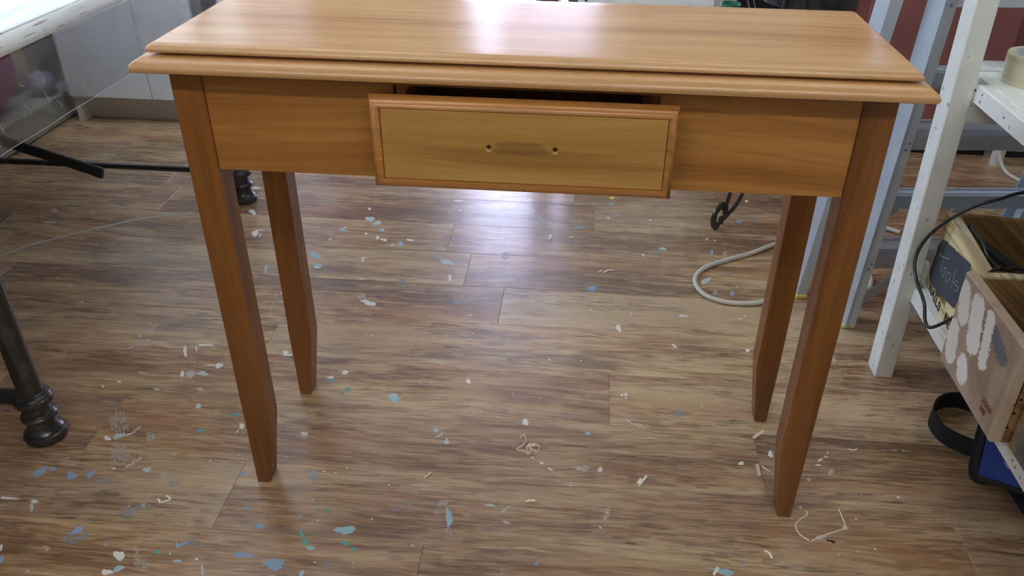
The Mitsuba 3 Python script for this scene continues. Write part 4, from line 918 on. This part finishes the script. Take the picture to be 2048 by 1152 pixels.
for mat, a, b in ((MF, (0.022, 0.018, 0.052), (0.115, 0.018, 0.150)), (MF, (WID - 0.022, 0.018, 0.052), (WID - 0.115, 0.018, 0.150)), (MR, (0.022, 0.016, 0.120), (0.170, 0.016, 0.252)), (MR, (WID - 0.022, 0.016, 0.120), (WID - 0.17, 0.016, 0.252))):
    a, b = np.array(a), np.array(b)
    u = (b - a) / np.linalg.norm(b - a)
    put(moved(box((np.linalg.norm(b - a), 0.022, 0.006), (np.linalg.norm(b - a) / 2, 0, 0), 0.0015), mat @ frame(a, u, np.cross((0, 1, 0), u), (0, 1, 0))), 'aluminium_face', ld, 'brace', smooth=False)

# ------------------------------------------------------------------ dark red cabinet and what stands by it
rc = thing('red_cabinet', 'dark red painted cabinet at the back, behind the ladder', 'cabinet')
put(span(0.885, 1.425, 1.645, 2.15, 0.030, 1.25, 0.003), 'red_paint', rc, 'body', smooth=False)
put(span(0.925, 1.380, 1.630, 1.6445, 0.075, 1.20, 0.004), 'red_paint', rc, 'door', smooth=False)
put(span(0.865, 0.8845, 1.63, 2.15, 0.0, 1.25, 0.003), 'red_dark', rc, 'side_stile', smooth=False)
put(span(0.90, 1.41, 1.66, 2.1, 0.0, 0.0298, 0.001), 'black', rc, 'plinth', smooth=False)
pv = thing('white_pipe', 'short white plastic pipe standing on the floor next to the red cabinet', 'pipe')
put(lathe([(0.0165, 0), (0.0195, 0), (0.0195, 0.46), (0.0165, 0.46), (0.0165, 0)], (1.420, 1.590, 0), 24), 'pvc', pv, smooth=40)
gb = thing('leaning_board', 'pale grey board standing low behind the ladder, right of the white pipe', 'board')
put(span(1.452, 2.0, 1.650, 1.672, 0.022, 0.55, 0.002), 'grey_board', gb, 'panel', smooth=False)
put(span(1.46, 2.0, 1.652, 1.670, 0.0, 0.0218, 0.002), 'black', gb, 'foot_rail', smooth=False)
wc = thing('white_chest', 'white chest at the back, showing as a strip above the table top', 'chest')
put(span(0.040, 0.462, 1.650, 2.1, 0.02, 0.62, 0.003), 'melamine', wc, 'body', smooth=False)
put(span(0.010, 0.0385, 1.650, 2.1, 0.0, 0.62, 0.002), 'melamine_gap', wc, 'end_panel', smooth=False)
put(lathe([(0, 0), (0.004, 0), (0.003, 0.002), (0, 0.002)], n=12).apply_transform(trimesh.transformations.rotation_matrix(math.pi / 2, [1, 0, 0])).apply_translation((0.0655, 1.6498, 0.4585)), 'black', wc, 'screw', smooth=False)
rb = thing('maroon_board', 'narrow maroon board standing left of the white chest', 'board')
put(span(-0.090, -0.022, 1.655, 1.69, 0.0, 0.60, 0.002), 'red_dark', rb, 'panel', smooth=False)
put(span(-0.0215, -0.0135, 1.650, 1.69, 0.0, 0.60, 0.001), 'lamp_white', rb, 'edge_strip', smooth=False)
gv = thing('green_vase', 'green vase with pale swirls next to the white chest', 'vase')
put(lathe([(0, 0), (0.022, 0), (0.030, 0.03), (0.040, 0.12), (0.038, 0.24), (0.030, 0.34), (0.026, 0.42), (0.030, 0.485), (0.027, 0.485), (0.023, 0.42), (0, 0.40)], (0.4950, 1.56, 0), 28), 'green_glaze', gv, smooth=40)
# black wrought-iron stand with scroll feet
st = thing('iron_stand', 'black wrought-iron stand with scroll feet behind the table', 'stand')
SC = np.array([0.640, 1.235])


def scroll(ang, foot, h=0.62):
    """One leg: two rods rising from a flat scroll that rests on the floor."""
    f = np.array(foot)
    u = np.append((SC - f) / np.linalg.norm(SC - f), 0.0)
    w = np.array([-u[1], u[0], 0])
    a = np.linspace(-0.5 * math.pi, 1.55 * math.pi, 26)
    r = np.linspace(0.035, 0.017, 26)
    c = np.array([f[0], f[1], 0.040])
    path = [c + u * (-0.004) + u * (r_ * math.cos(q)) * -1 + np.array([0, 0, r_ * math.sin(q) + (0.0) ]) for q, r_ in zip(a, r)]
    path = np.array(path); path[:, 2] += 0.004 - path[:, 2].min() + 0.002
    band = sweep(path, [(-0.0105, -0.0025), (0.0105, -0.0025), (0.0105, 0.0025), (-0.0105, 0.0025)], up=w)
    return band, u, w


for k, foot in enumerate(((0.4655, 1.046), (0.815, 1.255), (0.60, 1.44))):
    band, u, w = scroll(0, foot)
    put(sweep(np.array(band.vertices[:1]), circle(0.001)) if False else band, 'iron', st, 'foot_scroll', smooth=40)
    f = np.array([foot[0], foot[1], 0.0])
    put(tube([f + u * 0.004 + np.array([0, 0, 0.010]), f + u * 0.028 + np.array([0, 0, 0.10]), f + u * 0.10 + np.array([0, 0, 0.34]), f + u * 0.14 + np.array([0, 0, 0.60])], 0.0052, 10, 6), 'iron', st, 'rod', smooth=40)
    put(tube([f + u * 0.004 + w * 0.004 + np.array([0, 0, 0.010]), f + u * 0.040 - w * 0.030 * (1 if k == 0 else 0.5) + np.array([0, 0, 0.10]), f + u * 0.11 - w * 0.05 + np.array([0, 0, 0.34]), f + u * 0.145 - w * 0.05 + np.array([0, 0, 0.60])], 0.0052, 10, 6), 'iron', st, 'rod', smooth=40)
put(lathe([(0, 0.56), (0.11, 0.56), (0.118, 0.566), (0.118, 0.60), (0.112, 0.606), (0, 0.606)], (SC[0], SC[1], 0), 36), 'iron', st, 'plate', smooth=40)
ROD = 0
bp_ = thing('black_sheet', 'black sheet standing at the back between green vase and red cabinet', 'panel')
put(span(0.535, 0.850, 1.672, 1.70, 0.0, 0.72, 0.003), 'black', bp_, smooth=False)
for xa, xb, za, zb, r_, label in ((0.545, 0.575, 0.52, 0.44, 0.0030, 'pale rod leaning on the black sheet, closest to the green vase'), (0.562, 0.592, 0.52, 0.44, 0.0022, 'thin pale rod leaning on the black sheet, second from the green vase'),
                                  (0.640, 0.715, 0.44, 0.50, 0.0045, 'thickest rod on the black sheet, lying at a low slant'), (0.706, 0.722, 0.42, 0.52, 0.0022, 'left of two upright thin rods leaning on the black sheet'),
                                  (0.726, 0.738, 0.42, 0.52, 0.0020, 'right of two upright thin rods leaning on the black sheet'), (0.775, 0.84, 0.43, 0.52, 0.0018, 'thin slanted rod on the black sheet, closest to the red cabinet')):
    t = thing('thin_rod', label, 'rod', 'rods leaning on the black sheet')
    y = 1.668 - 0.010 * ROD
    ROD += 1
    lo, hi = np.array([xa, y, za]), np.array([xb, y, zb])
    lo, hi = lo + (lo - hi) * 0.5, hi + (hi - lo) * 0.3
    put(tube([lo, hi], r_, 8, 0), 'steel_rod', t, smooth=40)

# white cable on the floor behind the right-hand legs
wcb = thing('white_cable', 'white cable looped on the floor behind the right legs of the table', 'cable')
put(tube([(0.9543, 1.0564, 0.0062), (0.9000, 1.095, 0.0062), (0.8221, 1.1171, 0.0062), (0.7655, 1.0809, 0.0062), (0.70, 1.03, 0.0062), (0.652, 0.992, 0.0062), (0.592, 0.9483, 0.0062), (0.5252, 0.8958, 0.0062), (0.4555, 0.8523, 0.0062), (0.4006, 0.8114, 0.0062), (0.3730, 0.7646, 0.0062), (0.3700, 0.7197, 0.0062), (0.3865, 0.6807, 0.0062),
          (0.419, 0.6575, 0.0062), (0.4646, 0.6512, 0.0062), (0.5163, 0.6628, 0.0062), (0.57, 0.7050, 0.0062), (0.595, 0.770, 0.0062), (0.64, 0.820, 0.0062), (0.71, 0.835, 0.0062), (0.7800, 0.850, 0.0062), (0.805, 0.815, 0.0062), (0.7950, 0.766, 0.0062), (0.780, 0.742, 0.0062)], 0.0058, 10, 8), 'cord_white', wcb, smooth=50)
wcd = thing('white_flex', 'white flex hanging down right of the white pipe and curving over the floor', 'cable')
put(tube([(1.392, 1.56, 0.30), (1.398, 1.55, 0.15), (1.4012, 1.548, 0.0644), (1.408, 1.535, 0.030), (1.4199, 1.5092, 0.0075), (1.4300, 1.4700, 0.0062), (1.4474, 1.4439, 0.0062), (1.52, 1.40, 0.0062), (1.62, 1.38, 0.0062)], 0.0055, 10, 8), 'cord_white', wcd, smooth=50)

# ------------------------------------------------------------------ litter on the floor
cur = thing('tangled_shaving', 'tangled curl of pale wood shaving on the floor, centre front', 'wood shaving')
cp = [[-0.0109, 0.1465], [-0.0048, 0.1525], [0.0006, 0.1421], [-0.0049, 0.1295], [-0.0142, 0.1194], [0.0009, 0.1142], [0.0071, 0.1057], [0.0118, 0.1152], [0.0055, 0.1265], [0.0162, 0.1315], [0.0256, 0.1297], [0.0246, 0.1164], [0.0153, 0.1182], [0.0095, 0.1216], [0.0185, 0.1251], [0.012, 0.128], [0.003, 0.121], [0.008, 0.113]]
cz_ = [0.006, 0.008, 0.005, 0.003, 0.002, 0.003, 0.004, 0.006, 0.008, 0.006, 0.003, 0.002, 0.004, 0.008, 0.010, 0.009, 0.006, 0.003]
put(sweep(smooth_path([(x, y, z) for (x, y), z in zip(cp, cz_)], 6), [(-0.0005, -0.0013), (0.0005, -0.0013), (0.0005, 0.0013), (-0.0005, 0.0013)]), 'shaving', cur, smooth=30)
LIT = [('wood_chip', 'flat wooden sliver on the floor in front of the right back table leg', 'wood chip', [[0.4237, 0.1906], [0.4468, 0.2122]], 0.0048, 'chip_wood'),
       ('wood_chip', 'straight wooden sliver on the floor left of the right front table leg', 'wood chip', [[0.4199, 0.1203], [0.4196, 0.0916]], 0.0042, 'chip_wood'),
       ('wood_chip', 'longer of two wooden splinters lying close together, left of the right front table leg', 'wood chip', [[0.2053, 0.0492], [0.2195, 0.0734]], 0.0030, 'shaving'),
       ('wood_chip', 'shorter of two wooden splinters lying close together, left of the right front table leg', 'wood chip', [[0.2030, 0.0540], [0.2096, 0.0660]], 0.0034, 'shaving'),
       ('wood_shaving', 'short pale wood shaving left of a bent one, in the left foreground', 'wood shaving', [[-0.6085, -0.0543], [-0.6005, -0.0630]], 0.0022, 'shaving'),
       ('wood_shaving', 'bent pale wood shaving in the left foreground, left of the left front table leg', 'wood shaving', [[-0.5985, -0.0630], [-0.5867, -0.0547], [-0.5975, -0.0467]], 0.0022, 'shaving'),
       ('wood_shaving', 'small pale wood shaving just in front of the tangled curl, bottom centre', 'wood shaving', [[0.0119, -0.0054], [0.019, -0.003], [0.027, -0.0018]], 0.0030, 'shaving'),
       ('wood_shaving', 'small brown wood shaving left of the tangled curl', 'wood shaving', [[-0.1703, 0.0332], [-0.164, 0.040], [-0.1606, 0.0487]], 0.0026, 'chip_wood'),
       ('wood_shaving', 'hooked pale wood shaving at the bottom edge, in front of the right front leg', 'wood shaving', [[0.4004, -0.0754], [0.4065, -0.0808], [0.4096, -0.0904]], 0.0028, 'shaving'),
       ('wood_chip', 'pale splinter lying in light blue paint at the bottom edge', 'wood chip', [[0.3131, -0.1306], [0.3218, -0.1156]], 0.0030, 'shaving'),
       ('wood_shaving', 'thin wood shaving between tangled curl and right back table leg', 'wood shaving', [[0.2204, 0.1705], [0.230, 0.1715], [0.2382, 0.1735]], 0.0018, 'chip_wood'),
       ('wood_shaving', 'curved white shaving on dark board right of the right front table leg', 'wood shaving', [[0.596, 0.1767], [0.6042, 0.1735], [0.6121, 0.1796]], 0.0016, 'shaving'),
       ('wood_shaving', 'thin pale shaving against the right front table leg', 'wood shaving', [[0.4283, 0.1173], [0.434, 0.1085], [0.4403, 0.1046]], 0.0017, 'shaving'),
       ('wood_shaving', 'pale shaving on the floor between the two left legs and the cable, below the drawer', 'wood shaving', [[0.1725, 0.7836], [0.160, 0.780], [0.1462, 0.7687]], 0.0030, 'shaving'),
       ('wood_shaving', 'pale shaving in the bright floor glare below the drawer', 'wood shaving', [[0.002, 0.9258], [0.005, 0.940], [0.0059, 0.9544]], 0.0045, 'shaving'),
       ('wood_chip', 'tiny pale chip on the floor left of the right back table leg', 'wood chip', [[0.2952, 0.4772], [0.3029, 0.465]], 0.0026, 'shaving'),
       ('thread', 'curved white thread on the floor right of the right front foot', 'thread', [[0.4849, 0.0156], [0.4849, 0.0079], [0.4679, -0.0068], [0.4602, -0.0204], [0.4642, -0.037], [0.4763, -0.0483]], 0.0014, 'shaving'),
       ('thread', 'longer white thread running through two paint dabs, bottom right', 'thread', [[0.4791, -0.0501], [0.4961, -0.0383], [0.5186, -0.0279], [0.54, -0.0165], [0.5432, -0.0033], [0.5411, 0.0251]], 0.0013, 'shaving')]
for name, label, catg, pts, w, mat in LIT:
    t = thing(name, label, catg, {'wood_chip': 'wood chips on the floor', 'wood_shaving': 'wood shavings on the floor', 'thread': 'white threads on the floor'}[name])
    w *= 1.35
    h = 0.0016 if name == 'wood_chip' else 0.0010
    if name == 'thread':
        put(tube([(x, y, 0.0011) for x, y in pts], 0.0010, 6, 6), mat, t, smooth=40)
        continue
    p3 = [(x, y, 0.0004 + h / 2 + (0.0012 * (i % 2) if len(pts) > 2 else 0)) for i, (x, y) in enumerate(pts)]
    put(sweep(smooth_path(p3, 5) if len(pts) > 2 else np.array(p3), [(-w / 2, -h / 2), (w / 2, -h / 2), (w / 2, h / 2), (-w / 2, h / 2)]), mat, t, smooth=30)
bd = thing('wooden_bead', 'small pale wooden bead on the floor beside the iron scroll foot', 'bead')
m = trimesh.creation.icosphere(2, 0.0046); v = np.array(m.vertices); v[:, 2] *= 0.8; m.vertices = v
put(m.apply_translation((0.5648, 1.2136, 0.0038)), 'shaving', bd, smooth=True)
rg = thing('small_ring', 'small pale ring on the floor left of the right back table leg', 'ring')
put(lathe([(0.0018, 0), (0.0046, 0), (0.0046, 0.003), (0.0018, 0.003), (0.0018, 0)], (0.4554, 0.4688, 0.0004), 18), 'shaving', rg, smooth=30)
